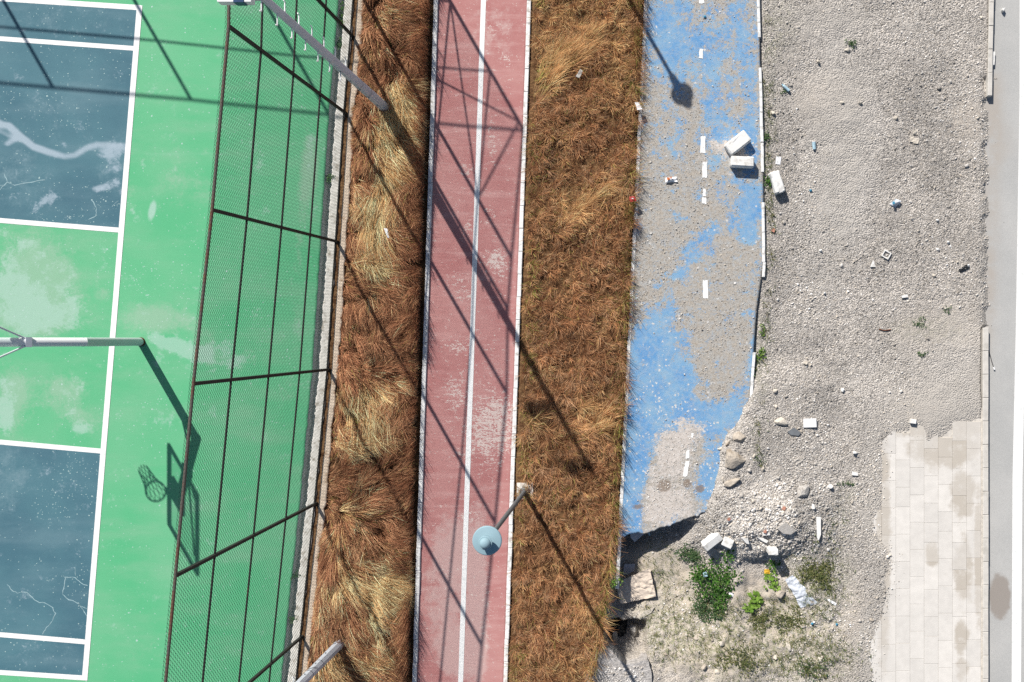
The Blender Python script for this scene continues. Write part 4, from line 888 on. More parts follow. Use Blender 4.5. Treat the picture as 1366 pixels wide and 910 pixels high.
# ------------------------------------------------------------------ rubble, stones and litter
def noise3(p, s): return float(vnoise(p.x * 1.7 + s * 3.1, p.y * 1.7 + p.z * 2.3 + s, int(s))) - .5
def rock(name, px, py, sx, sy, h, rz, col, label, group=None, cat='stone', seed=1, flat=0.0, sink=.25):
    bm = bmesh.new(); bmesh.ops.create_icosphere(bm, subdivisions=3 if max(sx, sy) > 14 else 2, radius=1.0); rs = random.Random(seed)
    cuts = [(Vector((rs.uniform(-1, 1), rs.uniform(-1, 1), rs.uniform(-.3, 1))).normalized(), rs.uniform(.42, .8)) for _ in range(11)]
    if flat: cuts.append((Vector((rs.uniform(-.1, .1), rs.uniform(-.1, .1), 1)).normalized(), flat))
    for v in bm.verts:
        for n, d in cuts:
            k = v.co.dot(n) - d
            if k > 0: v.co -= n * k * .98
        v.co *= 1 + .20 * noise3(v.co, seed) + .12 * noise3(v.co * 3, seed + 1)
        v.co = Vector((v.co.x * sx / 120, v.co.y * sy / 120, v.co.z * h))
    me = bpy.data.meshes.new(name); bm.to_mesh(me); bm.free()
    o = link(name, me, None, col); o.location = W(px, py, float(tz(px, py)) + h * (1 - sink * 2) * .6); o.rotation_euler = (rs.uniform(-.15, .15), rs.uniform(-.15, .15), R(-rz))
    return tag(o, label, cat, group)
def block(name, px, py, sx, sy, h, rz, mat, label, cat='concrete block', group=None, z=None, tilt=(0, 0), chip=.07, seed=3):
    rs = random.Random(seed); bm = bmesh.new(); bmesh.ops.create_cube(bm, size=1.0)
    for v in bm.verts: v.co = Vector((v.co.x * sx / 60, v.co.y * sy / 60, v.co.z * h))
    bmesh.ops.bevel(bm, geom=bm.edges[:], offset=min(h, sx / 60, sy / 60) * .10, segments=1, affect='EDGES')
    bmesh.ops.subdivide_edges(bm, edges=[e for e in bm.edges if e.calc_length() > .10], cuts=3, use_grid_fill=True)
    for v in bm.verts:
        if rs.random() < chip: v.co += Vector((rs.uniform(-1, 1), rs.uniform(-1, 1), rs.uniform(-1, .1))) * min(h, sy / 60) * .09
    me = bpy.data.meshes.new(name); bm.to_mesh(me); bm.free()
    o = link(name, me, None, mat); zz = float(tz(px, py)) if z is None else z
    o.location = W(px, py, zz + h * .45); o.rotation_euler = (tilt[0], tilt[1], R(-rz)); return tag(o, label, cat, group)
def shard(name, px, py, outline, h, mat, label, cat, z=None, tilt=(0, 0), group=None):
    "flat broken piece: outline in px about its middle"
    bm = bmesh.new(); f = bm.faces.new([bm.verts.new((x / 60, -y / 60, 0)) for x, y in outline]); bm.normal_update()
    if f.normal.z < 0: f.normal_flip()
    r = bmesh.ops.extrude_face_region(bm, geom=[f]); [setattr(v.co, 'z', v.co.z - h) for v in r['geom'] if isinstance(v, bmesh.types.BMVert)]
    bmesh.ops.recalc_face_normals(bm, faces=bm.faces[:])
    me = bpy.data.meshes.new(name); bm.to_mesh(me); bm.free(); o = link(name, me, None, mat)
    zz = float(tz(px, py)) if z is None else z
    o.location = W(px, py, zz + h + .012); o.rotation_euler = (tilt[0], tilt[1], 0); return tag(o, label, cat, group)
def crumple(name, px, py, outline, amp, mat, label, cat, z=None, n=16, seed=4, thick=.004, puff=0.0):
    "crumpled sheet inside an outline given in px about its middle"
    o2 = [Vector((x / 60, -y / 60)) for x, y in outline]; xs_ = [p.x for p in o2]; ys_ = [p.y for p in o2]
    # bilinear patch of a four-cornered outline
    a, b, c_, d = o2[:4]; vs = []; fs = []
    for j in range(n + 1):
        for i in range(n + 1):
            u, v_ = i / n, j / n; p = (a * (1 - u) + b * u) * (1 - v_) + (d * (1 - u) + c_ * u) * v_
            k = 9.0; qx = p.x + .05 * float(vnoise(p.x * 11, p.y * 11, seed + 7)); qy = p.y + .05 * float(vnoise(p.x * 11 + 5, p.y * 11, seed + 8)); zf = abs(float(vnoise(qx * k * .8 + qy * k * .9 + seed, qy * k - qx * k * .5, seed)) - .5) * 1.3 + abs(float(vnoise(qx * 23 - qy * 9, qy * 19 + seed, seed + 1)) - .5) * .5
            wob = .025 * (float(vnoise(p.x * 14, p.y * 14, seed + 5)) - .5) * (1 if i in (0, n) or j in (0, n) else 0)
            vs.append((p.x + wob, p.y + wob, zf * amp + puff * math.sin(math.pi * u) * math.sin(math.pi * v_)))
    for j in range(n):
        for i in range(n): k = j * (n + 1) + i; fs.append((k, k + 1, k + n + 2, k + n + 1))
    me = bpy.data.meshes.new(name); me.from_pydata(vs, [], fs); me.update()
    if me.polygons[0].normal.z < 0: me.flip_normals()
    bm = bmesh.new(); bm.from_mesh(me); bmesh.ops.solidify(bm, geom=bm.faces[:], thickness=thick); bm.to_mesh(me); bm.free()
    o = link(name, me, None, mat); zz = float(tz(px, py)) if z is None else z
    o.location = W(px, py, zz + .01); return tag(o, label, cat)

GREY = simple('grey_concrete', C(205, 200, 193), .95, var=.14, sc=16, bump=.012, bsc=40, dirt=C(178, 168, 156), dscale=7)
PALE_ST = simple('pale_limestone', C(232, 222, 206), .95, var=.12, sc=14, bump=.012, bsc=40)
DARK_ST = simple('dark_slate', C(128, 132, 136), .85, var=.12, sc=12)
TAN_ST = simple('tan_boulder', C(206, 194, 178), .95, var=.16, sc=12, bump=.015, bsc=30, dirt=C(164, 146, 124), dscale=4)
WHITE = simple('white_plastic', (.82, .82, .82), .5, var=.04)
PLAST = simple('white_film', C(232, 238, 246), .3, var=.08, sc=9)
CARD = simple('cardboard', C(238, 222, 204), .9, var=.08, sc=6)
LILAC = simple('pale_panel', C(214, 214, 222), .7, var=.08, sc=6)
ORNG = simple('orange_print', C(232, 130, 60), .5); REDP = simple('red_print', C(190, 60, 60), .5); YELL = simple('yellow_scrap', C(240, 190, 60), .6)
CYAN = simple('blue_plastic', C(90, 170, 205), .5); ICE = simple('ice_blue_plastic', C(190, 222, 236), .35); BLACK = simple('black_film', (.025, .027, .03), .35, var=.3, sc=10)
BRICKC = simple('brick_fragment', C(206, 150, 128), .9)
GREENP = simple('green_plastic', C(40, 170, 120), .5)

# concrete blocks
block('kerb_block', 983, 193, 33, 17, .24, -38, M['white_block'], 'white concrete block lying aslant on the blue path, upper of two', group='broken white kerb blocks', z=0, seed=11)
block('kerb_block', 989, 218, 31, 13.5, .24, 3, M['white_block'], 'white concrete block lying level on the blue path, lower of two', group='broken white kerb blocks', z=0, seed=12)
block('kerb_block', 1036, 244, 13.5, 29, .22, -17, M['white_block'], 'chipped white block on the gravel beside a green weed', group='broken white kerb blocks', seed=13, chip=.3)
block('kerb_block', 949, 720, 27, 11.5, .24, -38, M['white_block'], 'long white block on the bank beside the leafy weeds', group='broken white kerb blocks', seed=14, tilt=(.25, .0))
block('kerb_block', 970, 722, 14, 12, .14, 25, M['white_block'], 'small squarish white block right of the long white block', group='broken white kerb blocks', seed=15)
block('kerb_block', 1028, 731, 13, 7.5, .36, 0, M['white_block'], 'white block standing upright with a long dark shadow', group='broken white kerb blocks', seed=16)
block('kerb_block', 1217, 562, 8, 6, .09, 8, M['white_block'], 'small pale block lying at the ragged end of the pavement', group='broken white kerb blocks', seed=17)
shard('white_tile', 1079.5, 564, [(-8.5, -5.5), (8.5, -6), (9, 5.5), (-8.3, 6)], .035, WHITE, 'flat white tile lying on the gravel beside dark slate', 'tile', tilt=(.02, 0))
shard('slate_piece', 1058.5, 576, [(-9, 0), (0, -6), (9, 1), (6, 5), (-4, 4)], .03, DARK_ST, 'dark grey slate piece beside the white tile', 'slate')
rock('stone', 1041.5, 563, 20, 13, .10, 8, PALE_ST, 'rounded cream stone left of the white tile', seed=21, flat=.5)
rock('concrete_chunk', 1069, 655, 25, 17, .15, -42, GREY, 'grey broken concrete chunk with a curved side and dark shadow', cat='concrete chunk', seed=22, flat=.55)
rock('boulder', 979, 612, 38, 34, .17, 15, TAN_ST, 'large tan boulder half buried at the edge of the blue path', cat='boulder', seed=23, flat=.6)
rock('boulder', 975, 641, 24, 13, .10, -10, TAN_ST, 'flat tan stone just below the large boulder', cat='boulder', seed=24, flat=.5)
rock('boulder', 985, 583, 18, 18, .10, -30, TAN_ST, 'tan lump of hardened soil above the large boulder', cat='boulder', seed=25, flat=.5)
rock('boulder', 970, 591, 10, 8, .06, 0, TAN_ST, 'small tan stone left of the upper soil lump', cat='boulder', seed=26)
rock('stone', 961, 599, 11, 7, .06, 15, PALE_ST, 'white stone with a green bottle cap beside it', seed=27)
rock('stone', 950.5, 612, 7, 6, .05, 0, PALE_ST, 'small white stone lying left of the large boulder', seed=28)
rock('stone', 1005, 607, 8, 5, .05, -50, PALE_ST, 'cream pebble right of the large boulder', seed=29)
rock('stone', 998, 626, 7, 6, .06, 0, GREY, 'grey stone at the lower right corner of the large boulder', seed=30)
rock('stone', 1017, 625, 7, 8, .06, 10, PALE_ST, 'pale stone between the large boulder and the dark hollow', seed=31)
rock('stone', 1037, 637, 7, 7, .06, 10, GREY, 'grey stone in the dark hollow left of the concrete chunk', seed=32)
rock('stone', 963, 638, 6, 9, .05, 10, PALE_ST, 'white stone left of the flat tan stone', seed=33)
shard('slab_fragment', 1046, 701, [(-12, 0), (-2, -8), (13, 3), (6, 8), (-4, 7)], .05, GREY, 'grey slab fragment lying aslant on the pale rubble heap', 'slab fragment', tilt=(.08, .05))
shard('concrete_shard', 1090, 703, [(-3, -15), (3, -15), (3, 8), (0, 16), (-2, 12)], .05, M['white_block'], 'long white concrete shard right of the rubble heap', 'shard')
shard('concrete_shard', 993, 718, [(-6, -4), (3, -3), (5, 5), (1, 4)], .05, M['white_block'], 'pointed white shard right of the squarish white block', 'shard', tilt=(.1, .1))
shard('concrete_shard', 1017, 717, [(-9, -3), (0, -2), (6, 2), (4, 5), (-2, 2)], .05, M['white_block'], 'thin white shard above the upright white block', 'shard', tilt=(.1, -.1))
shard('concrete_shard', 1020, 709, [(-5, -2), (4, -3), (5, 1), (-5, 2)], .04, M['white_block'], 'small pale shard left of the grey slab fragment', 'shard')
rock('stone', 961, 736, 10, 9, .07, 0, PALE_ST, 'cream stone below the squarish white block', seed=34)
rock('stone', 1140, 604, 9, 7, .10, 0, M['white_block'], 'white stone with a black shadow near the pavement edge', seed=35)
shard('concrete_shard', 1140, 631.5, [(-4, -3), (4, -1), (4, 3), (-4, 2)], .03, M['white_block'], 'white chip lying below the white stone near the pavement', 'shard')
rock('stone', 1107.5, 648.5, 9, 7, .09, 0, M['white_block'], 'white stone right of the grey concrete chunk', seed=36)
rock('stone', 1083.5, 675, 8, 9, .10, 0, M['white_block'], 'white stone between the concrete chunk and the long shard', seed=37)
rock('stone', 1124.5, 521, 6, 8, .08, 0, M['white_block'], 'single white stone on open gravel left of the long kerb', seed=38)
rock('stone', 1075, 485, 9, 8, .06, 0, PALE_ST, 'pale stone pair on the gravel, the larger one', seed=39)
rock('stone', 1082, 487, 5, 5, .05, 0, PALE_ST, 'pale stone pair on the gravel, the smaller one', seed=40)
rock('stone', 1034, 521, 9, 7, .06, -20, PALE_ST, 'cream stone right of the broken end of the white kerb', seed=41)
rock('stone', 1032, 150, 10, 8, .08, 0, PALE_ST, 'round cream stone beside the white kerb near the top', seed=42)
rock('stone', 1001, 72, 9, 7, .07, -35, M['white_block'], 'white lump of concrete on the blue path near the top', seed=43)
rock('stone', 1131, 65.5, 9, 7, .07, 0, PALE_ST, 'white stone beside a small weed tuft near the top', seed=44)
rock('stone', 1092, 81, 6, 8, .07, -20, PALE_ST, 'white stone left of the weed tuft stone', seed=45)
rock('stone', 1148.5, 137, 8, 6, .06, -15, PALE_ST, 'pale stone with a dark curved shadow, right of a pair', seed=46)
rock('stone', 1124, 136, 7, 5, .05, 0, PALE_ST, 'pale stone with a dark curved shadow, left of a pair', seed=47)
rock('stone', 1266, 323, 6, 6, .08, 0, M['white_block'], 'white stone with black shadow right of the tile frame', seed=48)
rock('stone', 1100.5, 391, 5, 5, .07, 0, M['white_block'], 'small white stone with a black shadow on open gravel', seed=49)
rock('stone', 1095.5, 334, 5, 6, .06, 0, M['white_block'], 'white stone halfway between the chipped block and tile frame', seed=50)
rock('stone', 1252, 332, 6, 4, .05, 0, M['white_block'], 'flat white stone left of the black shadowed stone', seed=51)
rock('stone', 1252, 294, 6, 5, .06, 0, M['white_block'], 'white stone right of the blue white bag scrap', seed=52)
rock('stone', 1248, 250, 6, 5, .05, 0, PALE_ST, 'pale stone above right of the bag scrap', seed=53)
rock('stone', 1340, 11.5, 5.5, 7, .10, 0, M['white_block'], 'white stone lying alone on the grey road', seed=54).location.z = -.07
rock('stone', 1304.5, 157, 5, 5, .05, 0, PALE_ST, 'pale stone at the road edge below the upper kerb', seed=55)
rock('stone', 1196, 156.5, 8, 6, .06, 0, PALE_ST, 'flat pale stone above the white crumpled paper', seed=56)
for i, (x, y, s, d) in enumerate(((1043, 796, 16, 'cream clod left of the white plastic sheet'), (1053, 865, 13, 'squarish cream stone on bare soil at the bottom'), (1095, 882, 13, 'pale stone with weeds round it at the bottom right'), (929, 857, 9, 'white stone with a dark hole in the weedy soil'), (963, 862, 10, 'pale lump among weeds right of the holed stone'), (1083, 819, 6, 'small cream stone just below the plastic sheet'), (888, 876, 7, 'white stone above the path remnant'), (970, 822, 6, 'white stone below the leafy weeds'), (1072, 813, 6, 'grey green stone left of the small cream stone'), (940, 893, 12, 'cream clod near the bottom edge, left one'), (956, 899, 10, 'cream clod near the bottom edge, right one'), (982, 776, 8, 'pale stone against the right side of the leafy weeds'), (984, 783, 5, 'tiny white stone under the pale stone by the leaves'), (862, 788, 8, 'white stone right of the cardboard sheet'), (1112, 724, 6, 'white pebble right of the upright block'), (1163, 827, 7, 'dark edged stone beside the ragged pavement side'), (916, 852, 7, 'small tan clod left of the holed stone'), (1037, 882, 9, 'flat pale clod left of the squarish cream stone'), (951, 858, 7, 'pale crumb next to the lump among weeds'))):
    rock('stone', x, y, s, s * .85, s / 160, i * 37, PALE_ST if i % 3 else TAN_ST, d, seed=70 + i, flat=.6)
for i, (x, y, w_, d) in enumerate(((1032, 307, 6, 'orange brick chip on the gravel below the chipped block'), (1043, 675, 6, 'reddish brick chip on the pale rubble heap'), (971, 690, 5, 'orange brick chip at the left of the rubble heap'), (1018, 705, 5, 'brown brick chip left of the grey slab fragment'))):
    shard('brick_chip', x, y, [(-w_ / 2, 1), (0, -w_ / 2), (w_ / 2, -1), (1, w_ / 2)], .03, BRICKC, d, 'brick chip')
# litter
crumple('plastic_sheet', 1070, 793, [(-22, -19), (-12, -25), (23, 12), (-1, 19)], .05, PLAST, 'crumpled white plastic sheet lying on the weeds', 'plastic sheet', seed=7, puff=.05, n=30)
crumple('plastic_scrap', 1110.5, 804.5, [(-6, -4), (-4, -5), (6, 2), (4, 5)], .03, WHITE, 'small white scrap right of the plastic sheet', 'litter', seed=8, n=6)
ccz = float(tz(845, 790))
crumple('cardboard_sheet', 846, 789, [(-26, -4), (21, -25), (29, 14), (-18, 24)], .055, CARD, 'crumpled beige cardboard sheet lying in the hole', 'cardboard', seed=12, n=22, z=max(ccz + .04, -.42))
shard('board_piece', 838, 768, [(-6, -7), (9, -7), (8, 4), (-2, 10), (-8, 9)], .02, LILAC, 'grey board piece standing behind the cardboard sheet', 'board', tilt=(.3, .1), z=float(tz(838, 768)) + .06)
shard('plaster_sheet', 849, 720, [(-9, -5), (10, -10), (10, -2), (-2, 10), (-8, 3)], .03, LILAC, 'pale panel leaning in shade under the broken blue edge', 'panel', tilt=(.35, .1), z=-.42)
shard('panel_shard', 865, 715, [(-3, -4), (1, -4), (3, 5), (1, 4)], .02, ICE, 'narrow bluish shard right of the shaded panel', 'shard', tilt=(.3, 0), z=-.35)
crumple('rubbish_bag', 822, 852, [(-12, -16), (14, -14), (12, 16), (-10, 18)], .16, BLACK, 'dark plastic rubbish bag down in the deep pit', 'rubbish bag', seed=15, n=20, z=float(tz(825, 852)) + .05, puff=.22)
shard('broken_pipe', 819, 868, [(-3, -11), (3, -10), (4, 9), (-3, 11)], .05, GREY, 'grey shard standing against the pit wall', 'shard', tilt=(.5, 0), z=float(tz(822, 862)) + .2)
rock('stone', 832, 836, 14, 9, .1, 20, PALE_ST, 'pale stone at the upper rim of the deep pit', seed=90, flat=.5)
rock('stone', 845, 858, 14, 24, .2, 5, GREY, 'tall dark grey rock in the deep pit', seed=91)
shard('slab_fragment', 863, 826, [(-13, 5), (-4, -3), (10, -8), (6, -1), (-9, 8)], .03, PALE_ST, 'cream slab fragment lying in the soil right of the pit', 'slab fragment', tilt=(.05, .05))
crumple('snack_wrapper', 895, 240, [(-7, -3), (7, -4), (9, 3), (-8, 5)], .06, WHITE, 'orange and white snack wrapper on the grey path grit', 'wrapper', seed=9, n=10, z=0, puff=.04)
w_ = bpy.data.objects['snack_wrapper']
b_ = MB(); b_.box((-.06, .01, .085), (.06, .05, .012)); b_.box((.0, .035, .085), (.05, .02, .012)); b_.build('print_patch', ORNG, w_)
crumple('red_can', 843.5, 268, [(-4, -3), (3, -4), (5, 3), (-3, 4)], .04, REDP, 'crushed red wrapper at the edge of the brown grass', 'wrapper', seed=10, n=6, z=.22)
MB().box((.01, .005, .05), (.04, .02, .012)).build('print_patch', WHITE, bpy.data.objects['red_can'])
b_ = empty('drink_bottle', W(1049, 117, float(tz(1049, 117)) + .04), 'crushed ice blue bottle beside a weed on the gravel', 'bottle', rz=R(-42))
MB().tube((-.07, 0, 0), (.09, 0, 0), .034, .034, 10).build('body', ICE, b_); MB().tube((-.105, 0, 0), (-.07, 0, 0), .014, .03, 8).build('neck', ICE, b_); MB().tube((-.125, 0, 0), (-.105, 0, 0), .016, .016, 8).build('cap', CYAN, b_)
b_ = empty('plastic_cup', W(1086.5, 194, float(tz(1086.5, 194)) + .035), 'pale blue plastic cup lying on the gravel', 'cup', rz=R(-85))
MB().tube((-.08, 0, 0), (.08, 0, 0), .045, .035, 12).build('body', ICE, b_); MB().tube((-.09, 0, 0), (-.08, 0, 0), .05, .05, 12).build('rim', WHITE, b_)
shard('paper_card', 1039, 214, [(-3, -6), (4, -5), (2.5, 5), (-4, 4)], .012, WHITE, 'white card lying on gravel above the chipped block', 'card', tilt=(.1, .05))
for x, y, o_, d in ((1222, 176, [(-4, -3), (4, -4), (4, 3), (-4, 3)], 'white crumpled paper, top piece of a cluster of three'), (1218, 184, [(-4, -4), (3, -3), (4, 4), (-3, 4)], 'white crumpled paper, left piece of a cluster of three'), (1223, 187, [(-3, -3), (4, -3), (3, 4), (-4, 3)], 'white crumpled paper, lowest piece of a cluster of three')):
    crumple('paper_scrap', x, y, o_, .05, PALE_ST, d, 'paper', seed=int(x), n=6)
crumple('bag_scrap', 1195, 271, [(-7, 1), (1, -7), (8, -3), (0, 6)], .09, PLAST, 'blue and white bag scrap with a dark shadow on gravel', 'litter', seed=22, n=8, puff=.06)
b_ = MB(); b_.box((-.06, .0, .11), (.05, .06, .02)); b_.build('blue_corner', CYAN, bpy.data.objects['bag_scrap'])
fr_ = empty('hollow_square', W(1183, 339.5, float(tz(1183, 339.5)) + .02), 'thin pale square frame lying on the gravel', 'frame', rz=R(-30))
for dx_, dy_, sx_, sy_ in ((0, .07, .17, .025), (0, -.07, .17, .025), (.075, 0, .02, .115), (-.075, 0, .02, .115)): MB().box((dx_, dy_, 0), (sx_, sy_, .03)).build('bar', M['white_block'], fr_)
shard('tile_shard', 1165.5, 352, [(0, -5), (3, 4), (-4, 4)], .03, M['white_block'], 'small white triangular shard below the pale square frame', 'shard')
shard('tile_shard', 1207, 395.5, [(-4, -1), (4, -3), (5, 1), (-3, 2)], .03, M['white_block'], 'flat white chip on the gravel below the square frame', 'shard')
crumple('dark_rag', 1286, 358, [(-7, 1), (4, -5), (7, 0), (-4, 5)], .07, BLACK, 'dark crumpled rag with a white stone beside it near the road', 'rag', seed=31, n=8)
rock('stone', 1292, 354.5, 6, 5, .06, 0, M['white_block'], 'white stone lying against the dark rag', seed=57)
rock('stone', 1278, 349, 4, 5, .05, 0, PALE_ST, 'little white stone left above the dark rag', seed=58)
crumple('paper_scrap', 851, 145, [(-4, -5), (2, -4), (6, 4), (0, 5)], .03, WHITE, 'white paper scrap on the grass edge beside the blue path', 'paper', seed=40, n=6, z=.2)
crumple('paper_scrap', 523, 314, [(-4, -6), (0, -6), (4, 6), (1, 6)], .04, WHITE, 'white scrap caught in the tall grass by the fence', 'paper', seed=41, n=6, z=.38)
crumple('paper_scrap', 774, 102, [(-5, 4), (1, -6), (5, -4), (0, 6)], .03, GREY, 'grey scrap lying in the brown tufted grass', 'paper', seed=42, n=6, z=.2)
crumple('yellow_scrap', 1025.5, 766, [(-4, -3), (4, -3), (4, 3), (-4, 3)], .04, YELL, 'bright yellow scrap beside a weed below the upright block', 'litter', seed=43, n=6)
crumple('blue_scrap', 941, 768, [(-3, -2), (2, -4), (4, 2), (-2, 3)], .03, ICE, 'pale blue scrap lying in the leafy weeds', 'litter', seed=44, n=6, z=float(tz(941, 768)) + .2)
crumple('white_scrap', 978, 796.5, [(-5, -3), (2, -2), (5, 3), (-2, 2)], .04, WHITE, 'white scrap under the right side of the leafy weeds', 'litter', seed=45, n=6)
for x, y, m_, d in ((1117, 834, CYAN, 'blue bottle cap on bare soil below the white scrap'), (1084, 833, CYAN, 'faded blue cap below the white plastic sheet'), (957, 595, GREENP, 'green bottle cap beside a white stone at the path edge'), (940, 22.5, CYAN, 'blue cap on the grit near the top of the blue path'), (1082, 253.5, CYAN, 'tiny blue cap on the gravel right of the chipped block')):
    c_ = MB().lathe([(.028, 0), (.03, .02), (.026, .024), (.01, .026)], 12).build('bottle_cap', m_); c_.location = W(x, y, (0.01 if 870 < x < 945 else float(tz(x, y)) + .012)); c_.rotation_euler = (.3, .2, 0); tag(c_, d, 'bottle cap')
cb = MB().path([(0, 0, 0), (.03, -.1, .01), (.07, -.25, .005), (.11, -.38, .01)], .008).build('cable_end', M['galv_dark']); cb.location = W(1321, 467, -.10); tag(cb, 'thin dark cable with a white tip lying at the kerb foot', 'cable')
MB().tube((.11, -.38, .01), (.13, -.44, .012), .018, n=8).build('tip', WHITE, cb)
b_ = block('kerb_chip', 1326.5, 77, 4, 18, .08, 4, M['white_block'], 'pale kerb splinter on the road beside the upper kerb', 'kerb splinter', z=-.115, seed=19)
st_ = MB().path([(-.12, .03, .02), (0, 0, .03), (.14, .02, .02)], .012).build('dry_twig', M['rust']); st_.location = W(1181, 441, float(tz(1181, 441))); tag(st_, 'reddish dry twig lying among sparse weeds on gravel', 'twig')

# ------------------------------------------------------------------ leafy plants
def plant(name, px, py, rx, ry, h, nleaf, size, cols, label, seed, z=None, stems=9, group=None):
    rs = np.random.default_rng(seed); zz = float(tz(px, py)) if z is None else z
    t = empty(name, W(px, py, zz), label, 'plant', group)
    a = rs.uniform(0, 6.28, nleaf); r = np.sqrt(rs.uniform(0, 1, nleaf)); cl = rs.integers(0, stems, nleaf)
    ca = rs.uniform(0, 6.28, stems); cr = np.sqrt(rs.uniform(0, 1, stems)) * .8; chh = rs.uniform(.45, 1.0, stems)
    x = (np.cos(ca) * cr)[cl] * rx / 60 + np.cos(a) * r * .30 * rx / 60; y = (np.sin(ca) * cr)[cl] * ry / 60 + np.sin(a) * r * .30 * ry / 60
    zz_ = h * chh[cl] * (1 - .5 * r) * rs.uniform(.5, 1.0, nleaf)
    L = size * rs.uniform(.6, 1.2, nleaf); up = rs.uniform(-.2, .75, nleaf); d = a + rs.normal(0, .4, nleaf)
    dx, dy, dz = np.cos(d) * np.cos(up), np.sin(d) * np.cos(up), np.sin(up); sx, sy = -np.sin(d), np.cos(d); w = L * .30
    P = np.stack([x, y, zz_], -1); D = np.stack([dx, dy, dz], -1) * L[:, None]; Sd = np.stack([sx, sy, 0 * sx], -1) * w[:, None]
    droop = np.stack([0 * L, 0 * L, -L * .18], -1)
    V = np.stack([P, P + D * .45 + Sd, P + D * 1.0 + droop, P + D * .45 - Sd, P + D * .5 + np.array([0, 0, .0])], 1)
    tri = np.array([(0, 1, 4), (1, 2, 4), (2, 3, 4), (3, 0, 4)]); F = (tri[None] + (np.arange(nleaf) * 5)[:, None, None]).reshape(-1, 3)
    col = np.array(cols)[rs.integers(0, len(cols), nleaf)] * rs.uniform(.75, 1.2, nleaf)[:, None]
    link('foliage', np_mesh('foliage', V.reshape(-1, 3), F, cols=np.repeat(col, 5, 0)), t, M['leaf'])
    b = MB()
    for k in range(stems): b.tube((0.3 * math.cos(ca[k]) * cr[k] * rx / 60, .3 * math.sin(ca[k]) * cr[k] * ry / 60, -.02), (math.cos(ca[k]) * cr[k] * rx / 60, math.sin(ca[k]) * cr[k] * ry / 60, h * chh[k] * .8), .006, .003, 5)
    b.build('stems', M['stem'], t); return t
M['stem'] = simple('plant_stem', C(96, 110, 60), .8)
LG = [C(98, 150, 66), C(76, 124, 54), C(126, 170, 84), C(62, 104, 50), C(110, 140, 80)]; DG = [C(96, 126, 84), C(80, 112, 74), C(118, 142, 98)]; OL = [C(142, 146, 94), C(122, 130, 86), C(162, 158, 112), C(110, 122, 78)]; YG = [C(150, 190, 84), C(132, 174, 76), C(168, 200, 104)]
plant('leafy_weed', 955, 772, 34, 30, .32, 950, .062, LG, 'large bright green leafy weed cluster right of the hole', 201, stems=26)
plant('leafy_weed', 962, 800, 16, 16, .22, 300, .058, LG, 'bright green leafy lobe below the large leafy cluster', 202, stems=9)
plant('feathery_weed', 948, 812, 24, 26, .14, 700, .05, DG, 'dark feathery green weed patch below the bright leaves', 203, stems=30)
plant('feathery_weed', 925, 745, 26, 16, .14, 560, .05, DG, 'dark feathery weed patch above left of the bright leaves', 204, stems=24)
plant('leafy_weed', 1006, 806, 15, 13, .20, 90, .11, YG, 'small yellow green broad leaved plant on bare soil', 205, stems=8)
plant('leafy_weed', 1029, 781, 12, 13, .16, 60, .10, YG, 'pale leaved plant touching the left of the plastic sheet', 206, stems=6)
plant('leafy_weed', 973, 741, 11, 10, .2, 70, .06, LG, 'thin green sprig below the cream stone on the bank', 207, stems=6)
plant('leafy_weed', 1030, 754, 12, 10, .14, 70, .06, LG, 'green weed growing under the bank below the upright block', 208, stems=7)
plant('feathery_weed', 1090, 765, 26, 24, .12, 520, .055, OL, 'olive weed patch right above the plastic sheet', 209, stems=26)
plant('feathery_weed', 1062, 828, 34, 20, .09, 420, .05, OL, 'olive weed patch below the plastic sheet', 210, stems=28)
plant('feathery_weed', 1015, 836, 20, 14, .10, 240, .05, OL, 'olive weed trail below the yellow green plant', 211, stems=14)
plant('feathery_weed', 985, 885, 32, 22, .09, 380, .05, OL, 'grey green weed patch at the bottom edge', 212, stems=24)
plant('feathery_weed', 1088, 890, 28, 18, .09, 260, .05, OL + DG, 'dark weed patch at the bottom right of the soil', 213, stems=22)
plant('leafy_weed', 1022, 240, 8, 12, .16, 110, .05, LG + DG, 'green weed against the chipped white block', 214, stems=7)
plant('leafy_weed', 1023, 182, 5, 8, .12, 60, .045, DG, 'small dark weed beside the white kerb', 215, stems=4)
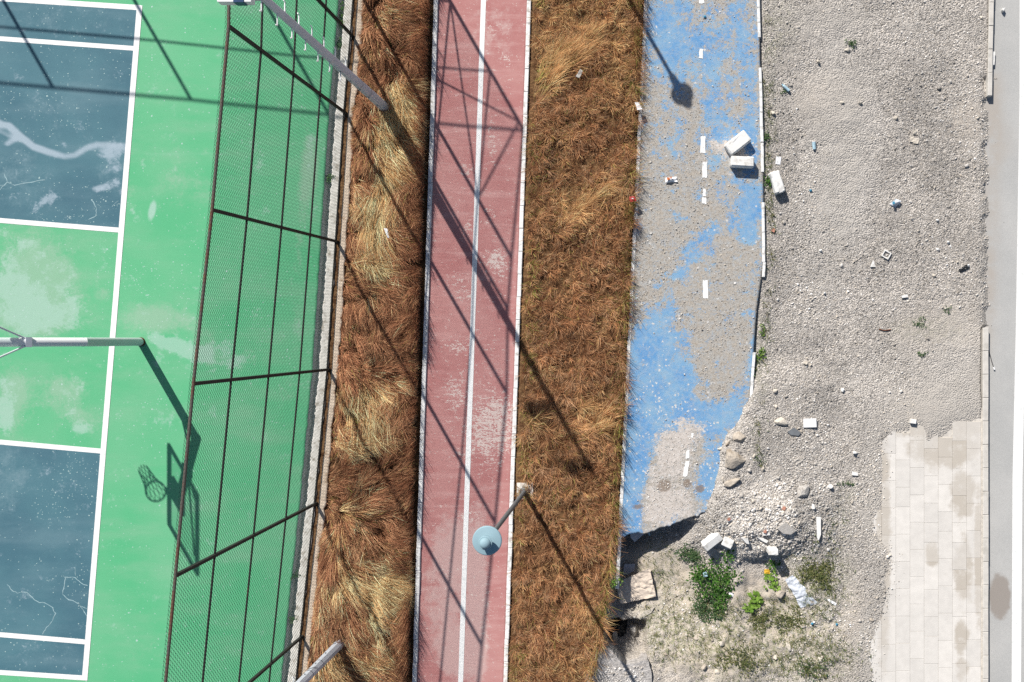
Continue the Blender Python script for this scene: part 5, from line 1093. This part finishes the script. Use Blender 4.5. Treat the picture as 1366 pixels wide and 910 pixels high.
plant('leafy_weed', 1046, 122, 4, 4, .08, 26, .04, DG, 'tiny weed under the ice blue bottle', 216, stems=3)
plant('leafy_weed', 1135, 58, 8, 7, .12, 70, .045, DG, 'weed tuft above a white stone on upper gravel', 217, stems=6)
plant('leafy_weed', 1015, 476, 8, 14, .14, 90, .05, DG + YG, 'weed growing over the lower white kerb', 218, stems=7)
plant('leafy_weed', 1007, 497, 4, 6, .12, 40, .045, DG, 'small weed at the lower end of the white kerb', 219, stems=4)
plant('leafy_weed', 1017, 441, 5, 8, .10, 40, .045, DG + YG, 'small weed beside the gap in the white kerb', 220, stems=4)
plant('leafy_weed', 439, 238, 7, 6, .16, 60, .05, LG + DG, 'green weed in the gutter beside the court', 221, z=-.1, stems=5)
plant('leafy_weed', 455, 18, 8, 16, .18, 110, .05, LG + YG, 'green weeds in the gutter near the top edge', 222, z=-.15, stems=8)
plant('leafy_weed', 451, 55, 6, 14, .16, 80, .05, DG, 'dark green weeds in the gutter below the top fence post', 223, z=-.15, stems=7)
plant('leafy_weed', 394, 770, 7, 7, .2, 36, .05, DG, 'sparse weed sprig in the lower gutter beside the court', 224, z=-.12, stems=5)
plant('leafy_weed', 390, 826, 6, 7, .16, 36, .05, DG, 'sparse weed sprig in the gutter near the bottom post', 225, z=-.12, stems=5)
plant('leafy_weed', 1265, 413, 7, 6, .06, 36, .04, DG, 'flat weed on the gravel right of the twig', 226, stems=5)
plant('leafy_weed', 1231, 432, 12, 8, .06, 60, .04, DG, 'low sparse weed patch on the gravel right of the twig', 227, stems=8)
plant('leafy_weed', 1231, 472, 7, 4, .06, 36, .04, DG, 'small weed on dusty gravel left of the long kerb', 228, stems=5)
plant('leafy_weed', 1128, 646, 12, 5, .08, 50, .04, DG, 'low weed streak right of a white stone', 229, stems=6)
plant('leafy_weed', 822, 772, 8, 12, .15, 80, .05, YG + DG, 'yellow green weed on the grass edge above the hole', 230, z=.12, stems=6)
print('tris', sum(len(o.data.polygons) for o in S.objects if o.type == 'MESH'))
print('done')
